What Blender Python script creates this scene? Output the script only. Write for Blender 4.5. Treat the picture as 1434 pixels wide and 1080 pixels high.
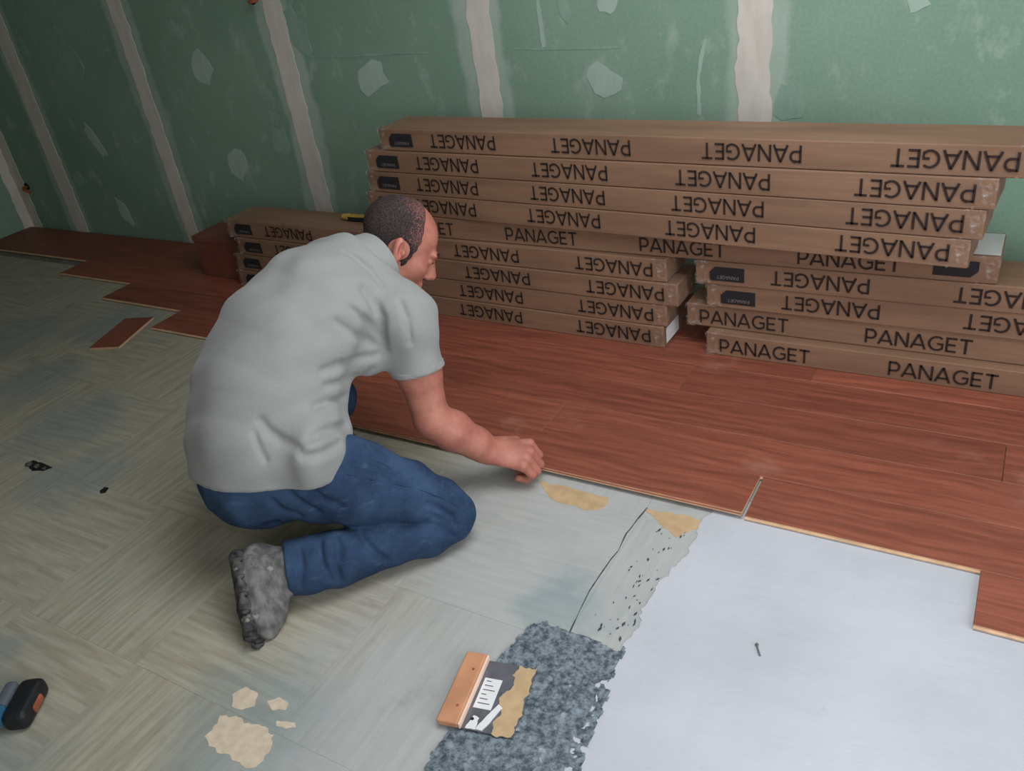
import bpy, bmesh, math, random
import numpy as np
from mathutils import Vector, Matrix, noise as mnoise

for _o in list(bpy.data.objects):
    bpy.data.objects.remove(_o, do_unlink=True)
scene = bpy.context.scene
COL = scene.collection
random.seed(7)

# ------------------------------------------------------------------ camera
CAM_R = Vector((0.85981, 0.49302, -0.13291))
CAM_U = Vector((-0.15188, 0.49544, 0.85526))
CAM_F = Vector((-0.48751, 0.71517, -0.50087))
CAM_C = Vector((4.1761, -3.0557, 1.5224))
FPX = 1169.83
cd = bpy.data.cameras.new('camera')
cd.sensor_width = 36.0
cd.lens = FPX * 36.0 / 1434.0
cd.clip_start = 0.05
cam = bpy.data.objects.new('camera', cd)
COL.objects.link(cam)
_m = Matrix((CAM_R, CAM_U, -CAM_F)).transposed().to_4x4()
_m.translation = CAM_C
cam.matrix_world = _m
scene.camera = cam

# ------------------------------------------------------------------ world, light, exposure
w = bpy.data.worlds.new('world')
scene.world = w
w.use_nodes = True
w.node_tree.nodes['Background'].inputs[0].default_value = (0.75, 0.86, 1.0, 1)
w.node_tree.nodes['Background'].inputs[1].default_value = 1.2

def area_light(name, loc, target, sx, sy, power, col):
    l = bpy.data.lights.new(name, 'AREA')
    l.shape = 'RECTANGLE'; l.size = sx; l.size_y = sy; l.energy = power; l.color = col
    o = bpy.data.objects.new(name, l); COL.objects.link(o)
    o.location = loc
    o.rotation_euler = (Vector(target) - Vector(loc)).to_track_quat('-Z', 'Y').to_euler()
    return o
XL, XR, YF, ZC = -1.66, 5.75, -4.3, 2.5          # room: left wall, right wall, front wall, ceiling
ADDED_WIN_R = (-3.3, -1.5, 0.3, 2.2)                 # invented light opening in the right wall: y0,y1,z0,z1
ADDED_WIN_F = (3.9, 5.4, 0.9, 2.2)                     # invented light opening behind the camera: x0,x1,z0,z1
area_light('added_light_right', (XR - 0.03, (ADDED_WIN_R[0]+ADDED_WIN_R[1])/2, (ADDED_WIN_R[2]+ADDED_WIN_R[3])/2), (0, (ADDED_WIN_R[0]+ADDED_WIN_R[1])/2, (ADDED_WIN_R[2]+ADDED_WIN_R[3])/2),
           ADDED_WIN_R[1]-ADDED_WIN_R[0], ADDED_WIN_R[3]-ADDED_WIN_R[2], 33, (0.92, 0.95, 1.0))  # invented source, added to light the room from the right
area_light('added_light_front', ((ADDED_WIN_F[0]+ADDED_WIN_F[1])/2, YF + 0.03, (ADDED_WIN_F[2]+ADDED_WIN_F[3])/2), ((ADDED_WIN_F[0]+ADDED_WIN_F[1])/2, 0, (ADDED_WIN_F[2]+ADDED_WIN_F[3])/2),
           ADDED_WIN_F[1]-ADDED_WIN_F[0], ADDED_WIN_F[3]-ADDED_WIN_F[2], 22, (0.97, 0.97, 1.0))  # invented source, added to light the room from behind the camera
ADDED_SKY = (2.9, 4.7, -2.1, -0.9)                      # invented roof opening for light from above: x0,x1,y0,y1
area_light('added_light_roof', ((ADDED_SKY[0]+ADDED_SKY[1])/2, (ADDED_SKY[2]+ADDED_SKY[3])/2, ZC - 0.02), ((ADDED_SKY[0]+ADDED_SKY[1])/2, (ADDED_SKY[2]+ADDED_SKY[3])/2, 0), ADDED_SKY[1]-ADDED_SKY[0], ADDED_SKY[3]-ADDED_SKY[2], 34, (0.96, 0.97, 1.0))  # invented source, added to brighten faces that look upward
vs = scene.view_settings
vs.view_transform = 'Standard'
vs.look = 'None'
vs.gamma = 1.0
vs.use_curve_mapping = False
vs.exposure = 0.14

# ------------------------------------------------------------------ helpers
def tag(o, label=None, cat=None, group=None, kind=None):
    if label: o['label'] = label
    if cat: o['category'] = cat
    if group: o['group'] = group
    if kind: o['kind'] = kind
    return o

def link(name, me, mat=None, parent=None, loc=None, rotz=None, smooth=False):
    o = bpy.data.objects.new(name, me)
    COL.objects.link(o)
    if mat is not None and len(me.materials) == 0: me.materials.append(mat)
    if parent: o.parent = parent
    if loc is not None: o.location = loc
    if rotz is not None: o.rotation_euler = (0, 0, rotz)
    if smooth:
        me.polygons.foreach_set('use_smooth', [True]*len(me.polygons))
    return o

def empty(name, loc, rotz=0.0):
    o = bpy.data.objects.new(name, None)
    COL.objects.link(o); o.location = loc; o.rotation_euler = (0, 0, rotz)
    o.empty_display_size = 0.1
    return o

def mesh_from(name, verts, faces):
    me = bpy.data.meshes.new(name)
    me.from_pydata([tuple(v) for v in verts], [], [tuple(f) for f in faces])
    me.update()
    return me

def bm_mesh(name, bm):
    me = bpy.data.meshes.new(name); bm.to_mesh(me); bm.free(); return me

def box_bm(bm, x0, x1, y0, y1, z0, z1, bev=0.0, seg=2):
    r = bmesh.ops.create_cube(bm, size=1.0)
    for v in r['verts']:
        v.co = Vector(((x0+x1)/2 + v.co.x*(x1-x0), (y0+y1)/2 + v.co.y*(y1-y0), (z0+z1)/2 + v.co.z*(z1-z0)))
    if bev > 0:
        es = list({e for v in r['verts'] for e in v.link_edges})
        bmesh.ops.bevel(bm, geom=es, offset=bev, segments=seg, profile=0.5, affect='EDGES')
    return bm

def box_mesh(name, x0, x1, y0, y1, z0, z1, bev=0.0, seg=2):
    return bm_mesh(name, box_bm(bmesh.new(), x0, x1, y0, y1, z0, z1, bev, seg))

def floor_pt(u, v, z=0.0):
    "a photograph pixel as a point of the horizontal plane z"
    d = CAM_F + CAM_R*((u-717.0)/FPX) - CAM_U*((v-540.0)/FPX)
    t = (z - CAM_C.z)/d.z
    return CAM_C + d*t

def at(u, v, dep):
    return CAM_C + (CAM_F + CAM_R*((u-717.0)/FPX) - CAM_U*((v-540.0)/FPX))*dep

def wall_pt(u, v, y=0.0):
    d = CAM_F + CAM_R*((u-717.0)/FPX) - CAM_U*((v-540.0)/FPX)
    return CAM_C + d*((y - CAM_C.y)/d.y)

def ragged(pts, amp=0.006, step=0.012, seed=0, closed=True):
    "resample a polyline and roughen it"
    out = []; n = len(pts)
    for i in range(n if closed else n-1):
        a = Vector(pts[i][:2]); b = Vector(pts[(i+1) % n][:2])
        k = max(1, int((b-a).length/step))
        nrm = Vector((-(b-a).y, (b-a).x)); nrm = nrm.normalized() if nrm.length > 0 else nrm
        for j in range(k):
            p = a + (b-a)*(j/k)
            q = Vector((p.x, p.y, seed*3.7))
            d = mnoise.noise(q*22)*0.9 + mnoise.noise(q*70)*0.7 + mnoise.noise(q*150)*0.3
            out.append(p + nrm*amp*d)
    if not closed: out.append(Vector(pts[-1][:2]))
    return out

def slab(name, outline, z0, z1, mat, parent=None, plane='xy', y=0.0):
    "a thin plate with the given outline"
    bm = bmesh.new()
    if plane == 'xy':
        vs_ = [bm.verts.new((p[0], p[1], z1)) for p in outline]
    else:
        vs_ = [bm.verts.new((p[0], y - z1, p[1])) for p in outline]
    f = bm.faces.new(vs_)
    f.normal_update()
    want = Vector((0, 0, 1)) if plane == 'xy' else Vector((0, -1, 0))
    if f.normal.dot(want) < 0: f.normal_flip()
    ext = bmesh.ops.extrude_face_region(bm, geom=[f])
    # the extruded copy becomes the lower side
    lower = [g for g in ext['geom'] if isinstance(g, bmesh.types.BMVert)]
    for v in lower:
        if plane == 'xy': v.co.z = z0
        else: v.co.y = y - z0
    bmesh.ops.recalc_face_normals(bm, faces=bm.faces)
    bmesh.ops.triangulate(bm, faces=[f for f in bm.faces if len(f.verts) > 4])
    return link(name, bm_mesh(name, bm), mat, parent)

# ------------------------------------------------------------------ material helpers
def lin(c):
    return tuple(((x/255.0)/12.92 if x/255.0 <= 0.04045 else (((x/255.0)+0.055)/1.055)**2.4) for x in c) + (1.0,)

class NT:
    def __init__(s, name):
        s.mat = bpy.data.materials.new(name); s.mat.use_nodes = True
        s.t = s.mat.node_tree; s.t.nodes.clear()
        s.out = s.n('ShaderNodeOutputMaterial')
        s.b = s.n('ShaderNodeBsdfPrincipled')
        s.l(s.b.outputs[0], s.out.inputs[0])
        s.set(s.b, 'Roughness', 0.7); s.set(s.b, 'Specular IOR Level', 0.3)
    def n(s, typ, **kw):
        nd = s.t.nodes.new(typ)
        for k, v in kw.items(): setattr(nd, k, v)
        return nd
    def l(s, a, b): s.t.links.new(a, b)
    def set(s, nd, name, v): nd.inputs[name].default_value = v
    def inp(s, sock, v):
        if hasattr(v, 'is_linked'): s.l(v, sock)
        else: sock.default_value = v
    def coords(s, kind='Object'): return s.n('ShaderNodeTexCoord').outputs[kind]
    def pos(s): return s.n('ShaderNodeNewGeometry').outputs['Position']
    def rand(s): return s.n('ShaderNodeObjectInfo').outputs['Random']
    def mapping(s, vec, scale=(1, 1, 1), loc=(0, 0, 0), rot=(0, 0, 0)):
        m = s.n('ShaderNodeMapping'); s.l(vec, m.inputs['Vector'])
        s.inp(m.inputs['Scale'], scale); s.inp(m.inputs['Location'], loc); s.inp(m.inputs['Rotation'], rot)
        return m.outputs[0]
    def noise(s, vec, scale=5.0, detail=3.0, rough=0.55, dist=0.0, out=0):
        m = s.n('ShaderNodeTexNoise'); s.l(vec, m.inputs['Vector'])
        s.set(m, 'Scale', scale); s.set(m, 'Detail', detail); s.set(m, 'Roughness', rough); s.set(m, 'Distortion', dist)
        return m.outputs[out]
    def voro(s, vec, scale=5.0, feature='F1', out='Distance'):
        m = s.n('ShaderNodeTexVoronoi', feature=feature); s.l(vec, m.inputs['Vector']); s.set(m, 'Scale', scale)
        return m.outputs[out]
    def ramp(s, fac, a, b, smooth=True):
        m = s.n('ShaderNodeMapRange'); m.interpolation_type = 'SMOOTHSTEP' if smooth else 'LINEAR'
        s.l(fac, m.inputs['Value']); s.set(m, 'From Min', a); s.set(m, 'From Max', b)
        return m.outputs[0]
    def math(s, op, a, b=None):
        m = s.n('ShaderNodeMath', operation=op); s.inp(m.inputs[0], a)
        if b is not None: s.inp(m.inputs[1], b)
        return m.outputs[0]
    def mix(s, fac, a, b, mode='MIX'):
        m = s.n('ShaderNodeMix', data_type='RGBA', blend_type=mode)
        s.inp(m.inputs[0], fac); s.inp(m.inputs[6], a); s.inp(m.inputs[7], b)
        return m.outputs[2]
    def addv(s, a, b):
        m = s.n('ShaderNodeVectorMath', operation='ADD'); s.inp(m.inputs[0], a); s.inp(m.inputs[1], b); return m.outputs[0]
    def dist(s, a, p):
        m = s.n('ShaderNodeVectorMath', operation='DISTANCE'); s.inp(m.inputs[0], a); s.inp(m.inputs[1], p); return m.outputs['Value']
    def sep(s, v):
        m = s.n('ShaderNodeSeparateXYZ'); s.l(v, m.inputs[0]); return m.outputs
    def comb(s, x, y, z):
        m = s.n('ShaderNodeCombineXYZ'); s.inp(m.inputs[0], x); s.inp(m.inputs[1], y); s.inp(m.inputs[2], z); return m.outputs[0]
    def color(s, c): s.inp(s.b.inputs['Base Color'], c)
    def rough(s, v): s.inp(s.b.inputs['Roughness'], v)
    def bump(s, h, strength=0.3, dist=0.01):
        m = s.n('ShaderNodeBump'); s.set(m, 'Strength', strength); s.set(m, 'Distance', dist)
        s.l(h, m.inputs['Height']); s.l(m.outputs[0], s.b.inputs['Normal'])

def simple(name, c, rough=0.7, var=0.12, scale=12.0, spec=0.3, bump=0.0, metallic=0.0):
    m = NT(name); co = m.coords()
    f = m.noise(co, scale, 4)
    a = lin(c); k = 1.0 - var
    m.color(m.mix(m.ramp(f, 0.3, 0.7), (a[0]*k, a[1]*k, a[2]*k, 1), (min(1, a[0]*(1+var)), min(1, a[1]*(1+var)), min(1, a[2]*(1+var)), 1)))
    m.rough(rough); m.set(m.b, 'Specular IOR Level', spec); m.set(m.b, 'Metallic', metallic)
    if bump: m.bump(f, bump, 0.004)
    return m.mat

# -- green plasterboard with chalky filler haze
def mat_board():
    m = NT('green_plasterboard'); P = m.pos()
    base = m.mix(m.ramp(m.noise(P, 1.3, 3), 0.3, 0.7), lin((125, 153, 132)), lin((138, 163, 143)))
    base = m.mix(m.ramp(m.noise(P, 90, 2), 0.35, 0.65), base, m.mix(0.10, base, lin((50, 90, 72))))
    # feathered filler either side of each joint: its edge wanders with height
    sx = m.sep(P)
    wob = m.math('MULTIPLY', m.math('SUBTRACT', m.noise(m.comb(m.math('MULTIPLY', sx[0], 0.9), 0.0, m.math('MULTIPLY', sx[2], 1.0)), 2.2, 4), 0.5), 0.16)
    fx = m.math('ADD', sx[0], wob)
    d = m.math('PINGPONG', fx, 0.552)                      # 0 at every joint (1.104 m apart)
    feather = m.ramp(m.math('ADD', d, m.math('MULTIPLY', m.math('SUBTRACT', m.noise(P, 60, 3), 0.5), 0.02)), 0.125, 0.09)
    f2 = m.math('MULTIPLY', feather, m.math('ADD', 0.30, m.math('MULTIPLY', m.ramp(m.noise(P, 3.0, 3), 0.35, 0.65), 0.25)))
    col = m.mix(f2, base, lin((190, 198, 188)))
    # chalk smears
    sm = m.noise(m.mapping(P, (1.6, 1, 1.0), rot=(0, 0.5, 0)), 5.0, 6, 0.68)
    smk = m.math('MULTIPLY', m.ramp(sm, 0.53, 0.74), 0.42)
    col = m.mix(smk, col, lin((190, 200, 188)))
    sp = m.noise(P, 26, 3, 0.6)
    col = m.mix(m.math('MULTIPLY', m.ramp(sp, 0.68, 0.76), 0.3), col, lin((200, 208, 198)))
    m.color(col); m.rough(0.85); m.set(m.b, 'Specular IOR Level', 0.2)
    m.bump(m.noise(P, 120, 2), 0.05, 0.002)
    return m.mat

def mat_filler(name, c):
    m = NT(name); P = m.pos()
    f = m.noise(m.mapping(P, (3, 1, 0.8)), 7, 5)
    m.color(m.mix(m.ramp(f, 0.3, 0.72), lin(tuple(x-12 for x in c)), lin(c)))
    m.rough(0.9); m.set(m.b, 'Specular IOR Level', 0.15)
    m.bump(m.noise(P, 40, 3), 0.08, 0.002)
    return m.mat

# -- red-brown oiled boards; grain runs along the board
def mat_plank():
    m = NT('red_brown_wood'); co = m.coords(); rnd = m.rand()
    off = m.comb(m.math('MULTIPLY', rnd, 37.0), m.math('MULTIPLY', rnd, 11.0), 0.0)
    v = m.addv(co, off)
    vw = m.addv(v, m.mix(0.06, (0, 0, 0, 1), m.noise(v, 3.0, 2, out=1)))
    g = m.noise(m.mapping(vw, (0.9, 16.0, 8.0)), 3.2, 6, 0.62)
    g2 = m.noise(m.mapping(vw, (2.5, 110.0, 30.0)), 2.0, 4, 0.6)
    ring = m.n('ShaderNodeTexWave', wave_type='BANDS', bands_direction='Y', wave_profile='SAW')
    m.l(m.mapping(vw, (0.55, 3.2, 1.0)), ring.inputs['Vector']); m.set(ring, 'Scale', 2.2); m.set(ring, 'Distortion', 9.0); m.set(ring, 'Detail', 2.0); m.set(ring, 'Detail Scale', 1.2)
    col = m.mix(m.ramp(g, 0.30, 0.70), lin((122, 66, 50)), lin((154, 87, 66)))
    col = m.mix(m.math('MULTIPLY', m.ramp(ring.outputs['Color'], 0.5, 1.0), 0.16), col, lin((92, 48, 36)))
    col = m.mix(m.math('MULTIPLY', m.ramp(g2, 0.45, 0.75), 0.22), col, lin((90, 48, 36)))
    kd = m.voro(m.mapping(v, (0.9, 2.6, 1)), 1.35)
    col = m.mix(m.math('MULTIPLY', m.ramp(kd, 0.055, 0.012), 0.85), col, lin((52, 24, 18)))
    col = m.mix(m.math('MULTIPLY', m.ramp(kd, 0.16, 0.03), 0.30), col, lin((84, 42, 30)))
    tone = m.math('ADD', 0.86, m.math('MULTIPLY', rnd, 0.28))
    hs = m.n('ShaderNodeHueSaturation'); m.l(col, hs.inputs['Color']); m.l(tone, hs.inputs['Value'])
    dust = m.ramp(m.noise(m.pos(), 2.6, 5, 0.6), 0.60, 0.74)
    m.color(m.mix(m.math('MULTIPLY', dust, 0.22), hs.outputs[0], lin((196, 160, 140))))
    m.rough(m.math('ADD', 0.42, m.math('MULTIPLY', g, 0.2))); m.set(m.b, 'Specular IOR Level', 0.4)
    m.bump(g2, 0.08, 0.001)
    return m.mat

# -- old vinyl tiles: streaks along the tile's own x
def mat_tile():
    m = NT('streaked_vinyl_tile'); co = m.coords(); rnd = m.rand(); P = m.pos()
    off = m.comb(m.math('MULTIPLY', rnd, 53.0), m.math('MULTIPLY', rnd, 29.0), 0.0)
    v = m.addv(co, off)
    g = m.noise(m.mapping(v, (1.8, 22.0, 1)), 2.2, 6, 0.62)
    g2 = m.noise(m.mapping(v, (5.0, 90.0, 1)), 1.5, 4, 0.6)
    col = m.mix(m.ramp(g, 0.32, 0.68), lin((154, 147, 128)), lin((177, 171, 152)))
    col = m.mix(m.math('MULTIPLY', m.ramp(g2, 0.55, 0.72), 0.24), col, lin((108, 98, 80)))
    col = m.mix(m.math('MULTIPLY', m.ramp(g2, 0.46, 0.30), 0.30), col, lin((186, 184, 172)))
    # pale primer towards the fresh filler, blue-green glue ghosts (both are stains on the tiles)
    big = m.noise(P, 1.7, 5, 0.62)
    sx = m.sep(P)
    pale = m.math('MULTIPLY', m.ramp(m.math('ADD', sx[0], m.math('MULTIPLY', m.math('SUBTRACT', big, 0.5), 1.6)), 2.5, 3.3), 0.62)
    col = m.mix(pale, col, lin((174, 180, 184)))
    st = None
    for (x, y, r) in [(2.85, -2.36, .26), (1.50, -1.88, .24), (0.65, -1.47, .26), (0.05, -1.2, .35), (2.05, -2.60, .22), (1.15, -1.66, .30), (0.5, -0.95, .3), (3.33, -1.80, .14), (2.35, -2.80, .3), (2.95, -2.75, .25)]:
        dd = m.dist(P, (x, y, 0.0))
        k = m.ramp(m.math('ADD', dd, m.math('MULTIPLY', m.math('SUBTRACT', m.noise(P, 7, 5), 0.5), 0.34)), r, r*0.35)
        st = k if st is None else m.math('MAXIMUM', st, k)
    col = m.mix(m.math('MULTIPLY', st, 0.42), col, lin((112, 136, 140)))
    bl = m.ramp(m.noise(m.addv(P, (4.0, 9.0, 0.0)), 2.1, 5, 0.65), 0.56, 0.70)
    col = m.mix(m.math('MULTIPLY', bl, 0.26), col, lin((126, 144, 146)))
    grime = m.ramp(m.noise(m.addv(P, (1.0, 3.0, 7.0)), 3.1, 6, 0.7), 0.58, 0.72)
    col = m.mix(m.math('MULTIPLY', grime, 0.25), col, lin((96, 84, 66)))
    m.color(col); m.rough(0.62); m.set(m.b, 'Specular IOR Level', 0.3)
    m.bump(g2, 0.10, 0.001)
    return m.mat

def mat_compound():
    m = NT('white_levelling_compound'); P = m.pos()
    f = m.noise(P, 2.4, 5, 0.6)
    col = m.mix(m.ramp(f, 0.3, 0.7), lin((180, 182, 187)), lin((191, 193, 199)))
    col = m.mix(m.math('MULTIPLY', m.ramp(m.noise(P, 34, 4), 0.68, 0.76), 0.4), col, lin((168, 170, 174)))
    m.color(col); m.rough(0.55); m.set(m.b, 'Specular IOR Level', 0.35)
    h = m.math('ADD', m.noise(m.mapping(P, (1.2, 4.0, 1), rot=(0, 0, 0.7)), 5.0, 5, 0.6), m.math('MULTIPLY', m.noise(P, 30, 3), 0.25))
    m.bump(h, 0.34, 0.008)
    return m.mat

def mat_bed():
    m = NT('dark_grey_rough_mortar'); P = m.pos()
    f = m.noise(P, 70, 6, 0.72)
    col = m.mix(m.ramp(f, 0.34, 0.66), lin((62, 71, 79)), lin((132, 143, 150)))
    col = m.mix(m.math('MULTIPLY', m.ramp(m.noise(P, 17, 6, 0.66), 0.60, 0.70), 0.8), col, lin((186, 192, 194)))
    m.color(col); m.rough(0.8)
    m.bump(m.noise(P, 90, 4), 0.5, 0.004)
    return m.mat

def mat_cardboard():
    m = NT('brown_cardboard'); co = m.coords(); rnd = m.rand()
    v = m.addv(co, m.comb(m.math('MULTIPLY', rnd, 17.0), 0.0, m.math('MULTIPLY', rnd, 5.0)))
    f = m.noise(m.mapping(v, (0.8, 6, 6)), 3.0, 5)
    col = m.mix(m.ramp(f, 0.3, 0.7), lin((124, 95, 75)), lin((141, 109, 86)))
    g = m.noise(m.mapping(v, (3.0, 160.0, 160.0)), 1.0, 3)
    col = m.mix(m.math('MULTIPLY', m.ramp(g, 0.4, 0.7), 0.18), col, lin((106, 80, 62)))
    m.color(col); m.rough(0.62); m.set(m.b, 'Specular IOR Level', 0.32)
    m.bump(g, 0.06, 0.001)
    return m.mat

def mat_film():
    m = NT('clear_shrink_film'); co = m.coords()
    tr = m.n('ShaderNodeBsdfTransparent'); gl = m.n('ShaderNodeBsdfGlossy'); df = m.n('ShaderNodeBsdfDiffuse')
    df.inputs[0].default_value = lin((225, 215, 205)); gl.inputs['Roughness'].default_value = 0.22
    f = m.noise(m.mapping(co, (1, 1, 1)), 34, 5, 0.65)
    bp = m.n('ShaderNodeBump'); m.set(bp, 'Strength', 0.9); m.set(bp, 'Distance', 0.01); m.l(f, bp.inputs['Height'])
    m.l(bp.outputs[0], gl.inputs['Normal']); m.l(bp.outputs[0], df.inputs['Normal'])
    a = m.n('ShaderNodeMixShader'); a.inputs[0].default_value = 0.25; m.l(df.outputs[0], a.inputs[1]); m.l(gl.outputs[0], a.inputs[2])
    b = m.n('ShaderNodeMixShader'); m.l(m.math('MULTIPLY', m.ramp(f, 0.5, 0.74), 0.45), b.inputs[0]); m.l(tr.outputs[0], b.inputs[1]); m.l(a.outputs[0], b.inputs[2])
    m.l(b.outputs[0], m.out.inputs[0])
    return m.mat

M = dict(
    board=mat_board(), filler=mat_filler('joint_filler', (212, 205, 193)), patch=mat_filler('screw_filler', (168, 188, 174)), smear=mat_filler('smear_filler', (142, 168, 150)),
    plank=mat_plank(), plank_edge=simple('pale_wood_core', (205, 172, 138), 0.75, 0.12, 30), tile=mat_tile(), compound=mat_compound(), bed=mat_bed(),
    carton=mat_cardboard(), film=mat_film(), ink=simple('dark_brown_ink', (46, 34, 30), 0.8, 0.1), labelink=simple('black_label', (38, 36, 38), 0.75, 0.1),
    labeltext=simple('label_grey_text', (128, 118, 112), 0.6, 0.05), paper=simple('white_paper', (222, 222, 220), 0.7, 0.03),
    slab=simple('concrete_slab', (120, 116, 106), 0.85, 0.15, 6), ceiling=simple('grey_ceiling', (170, 168, 162), 0.9, 0.02, 2),
    plaster=simple('bare_render', (128, 124, 116), 0.9, 0.04, 2), tan=simple('tan_paste', (188, 160, 122), 0.7, 0.10, 26, bump=0.3),
    beige=simple('beige_paper_residue', (206, 190, 166), 0.85, 0.10, 40, bump=0.2), frame=simple('white_added_frame', (220, 220, 220), 0.4, 0.03),
    redbox=simple('red_brown_box', (118, 70, 56), 0.55, 0.15, 9), dark=simple('black_plastic', (30, 31, 34), 0.5, 0.15, 30),
    blue=simple('blue_plastic', (46, 92, 118), 0.45, 0.12, 20), grey=simple('grey_plastic', (92, 98, 104), 0.45, 0.12, 30),
    brass=simple('yellow_brass', (186, 150, 70), 0.4, 0.12, 30), steel=simple('dark_steel', (92, 92, 98), 0.42, 0.2, 20, spec=0.5),
    handlewood=simple('orange_beech', (196, 140, 104), 0.5, 0.16, 9), handle_lit=simple('lit_wood_edge', (236, 204, 184), 0.6, 0.05),
    copper=simple('rust_orange_conduit', (150, 84, 56), 0.55, 0.2, 30), hole=simple('dark_hole', (28, 26, 24), 0.9, 0.1), nailm=simple('grey_nail', (110, 112, 118), 0.4, 0.1),
    pit=simple('dark_pit', (70, 72, 74), 0.9, 0.2),
    chip=simple('mortar_chip', (84, 84, 80), 0.9, 0.25, 60, bump=0.4),
)

# ------------------------------------------------------------------ the setting
SP = 1.104                                              # joint spacing of the plasterboard sheets
PT = 0.016                                              # top of the boards
floor = tag(link('floor', box_mesh('floor', XL-0.1, XR+0.1, YF-0.1, 0.1, -0.12, 0.0), M['slab']), kind='structure')
wall_back = tag(link('wall_back', box_mesh('wall_back', XL-0.1, XR+0.1, 0.013, 0.113, 0.0, ZC), M['plaster']), kind='structure')
wall_left = tag(link('wall_left', box_mesh('wall_left', XL-0.12, XL, YF, 0.013, 0.0, ZC), M['board']), kind='structure')
_bm = bmesh.new()
for (a, b, c, d) in [(XL-0.1, ADDED_SKY[0], YF-0.1, 0.11), (ADDED_SKY[1], XR+0.1, YF-0.1, 0.11), (ADDED_SKY[0], ADDED_SKY[1], YF-0.1, ADDED_SKY[2]), (ADDED_SKY[0], ADDED_SKY[1], ADDED_SKY[3], 0.11)]:
    box_bm(_bm, a, b, c, d, ZC, ZC+0.1)
ceiling = tag(link('ceiling', bm_mesh('ceiling', _bm), M['ceiling']), kind='structure')
window_3 = tag(empty('added_window_3', (0, 0, 0)), kind='structure')  # frame of the added roof opening, unseen
for (a, b, c, d) in [(ADDED_SKY[0], ADDED_SKY[0]+0.05, ADDED_SKY[2], ADDED_SKY[3]), (ADDED_SKY[1]-0.05, ADDED_SKY[1], ADDED_SKY[2], ADDED_SKY[3]), (ADDED_SKY[0]+0.05, ADDED_SKY[1]-0.05, ADDED_SKY[2], ADDED_SKY[2]+0.05), (ADDED_SKY[0]+0.05, ADDED_SKY[1]-0.05, ADDED_SKY[3]-0.05, ADDED_SKY[3])]:
    link('frame_rail', box_mesh('frame_rail', a, b, c, d, ZC+0.02, ZC+0.08), M['frame'], window_3)

def wall_with_hole(name, axis, c0, c1, a0, a1, hole, mat):
    bm = bmesh.new(); h0, h1, z0, z1 = hole
    for (p0, p1, q0, q1) in [(a0, h0, 0, ZC), (h1, a1, 0, ZC), (h0, h1, 0, z0), (h0, h1, z1, ZC)]:
        if p1-p0 < 1e-4 or q1-q0 < 1e-4: continue
        if axis == 'x': box_bm(bm, c0, c1, p0, p1, q0, q1)
        else: box_bm(bm, p0, p1, c0, c1, q0, q1)
    return tag(link(name, bm_mesh(name, bm), mat), kind='structure')
wall_right = wall_with_hole('wall_right', 'x', XR, XR+0.12, YF, 0.013, ADDED_WIN_R, M['plaster'])
wall_front = wall_with_hole('wall_front', 'y', YF-0.12, YF, XL, XR, ADDED_WIN_F, M['plaster'])

def added_window(name, axis, c, hole):  # frames for the added light openings, unseen
    root = tag(empty(name, (0, 0, 0)), kind='structure')
    h0, h1, z0, z1 = hole; t = 0.06; c0, c1 = c
    def put(nm, p0, p1, q0, q1, mat, a=c0, b=c1):
        me = box_mesh(nm, a, b, p0, p1, q0, q1) if axis == 'x' else box_mesh(nm, p0, p1, a, b, q0, q1)
        link(nm, me, mat, root)
    put('frame_stile', h0, h0+t, z0, z1, M['frame']); put('frame_stile', h1-t, h1, z0, z1, M['frame'])
    put('frame_rail', h0+t, h1-t, z0, z0+t, M['frame']); put('frame_rail', h0+t, h1-t, z1-t, z1, M['frame'])
    mid = (h0+h1)/2
    put('frame_mullion', mid-t/2, mid+t/2, z0+t, z1-t, M['frame'])
added_window('added_window_1', 'x', (XR+0.03, XR+0.09), ADDED_WIN_R)
added_window('added_window_2', 'y', (YF-0.09, YF-0.03), ADDED_WIN_F)

# plasterboard sheets on the back wall, 13 mm thick
bx = [XL] + [SP*k for k in range(-1, 6)] + [XR]
for a, b in zip(bx[:-1], bx[1:]):
    me = box_mesh('plasterboard', -(b-a)/2+0.001, (b-a)/2-0.001, 0.0, 0.013, 0.0, ZC)
    link('plasterboard', me, M['board'], wall_back, loc=((a+b)/2, 0, 0))
# filled joints: ragged bands of filler, a little proud
def joint(x, w, seed, th=0.0025):
    L = [(x-w/2, ZC), (x-w/2, 0.0)]; R = [(x+w/2, 0.0), (x+w/2, ZC)]
    l = ragged(L, 0.012, 0.03, seed, closed=False); r = ragged(R, 0.012, 0.03, seed+5, closed=False)
    slab('joint_filler', l + r, 0.0, th, M['filler'], wall_back, plane='xz')
for k, wd in [(-1, .13), (0, .105), (1, .115), (2, .105), (3, .118), (4, .12)]:
    joint(SP*k, wd, k+3)
joint(XL+0.05, 0.10, 11)
jl = slab('joint_filler', [(p[0], p[1]) for p in ragged([(0.0, 0.0), (-0.07, 0.0), (-0.07, ZC), (0.0, ZC)], 0.012, 0.03, 21)], 0.0, 0.0025, M['filler'], wall_left, plane='xz')
jl.matrix_parent_inverse = Matrix.Identity(4)
jl.location = (XL, 0, 0); jl.rotation_euler = (0, 0, math.pi/2)
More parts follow.
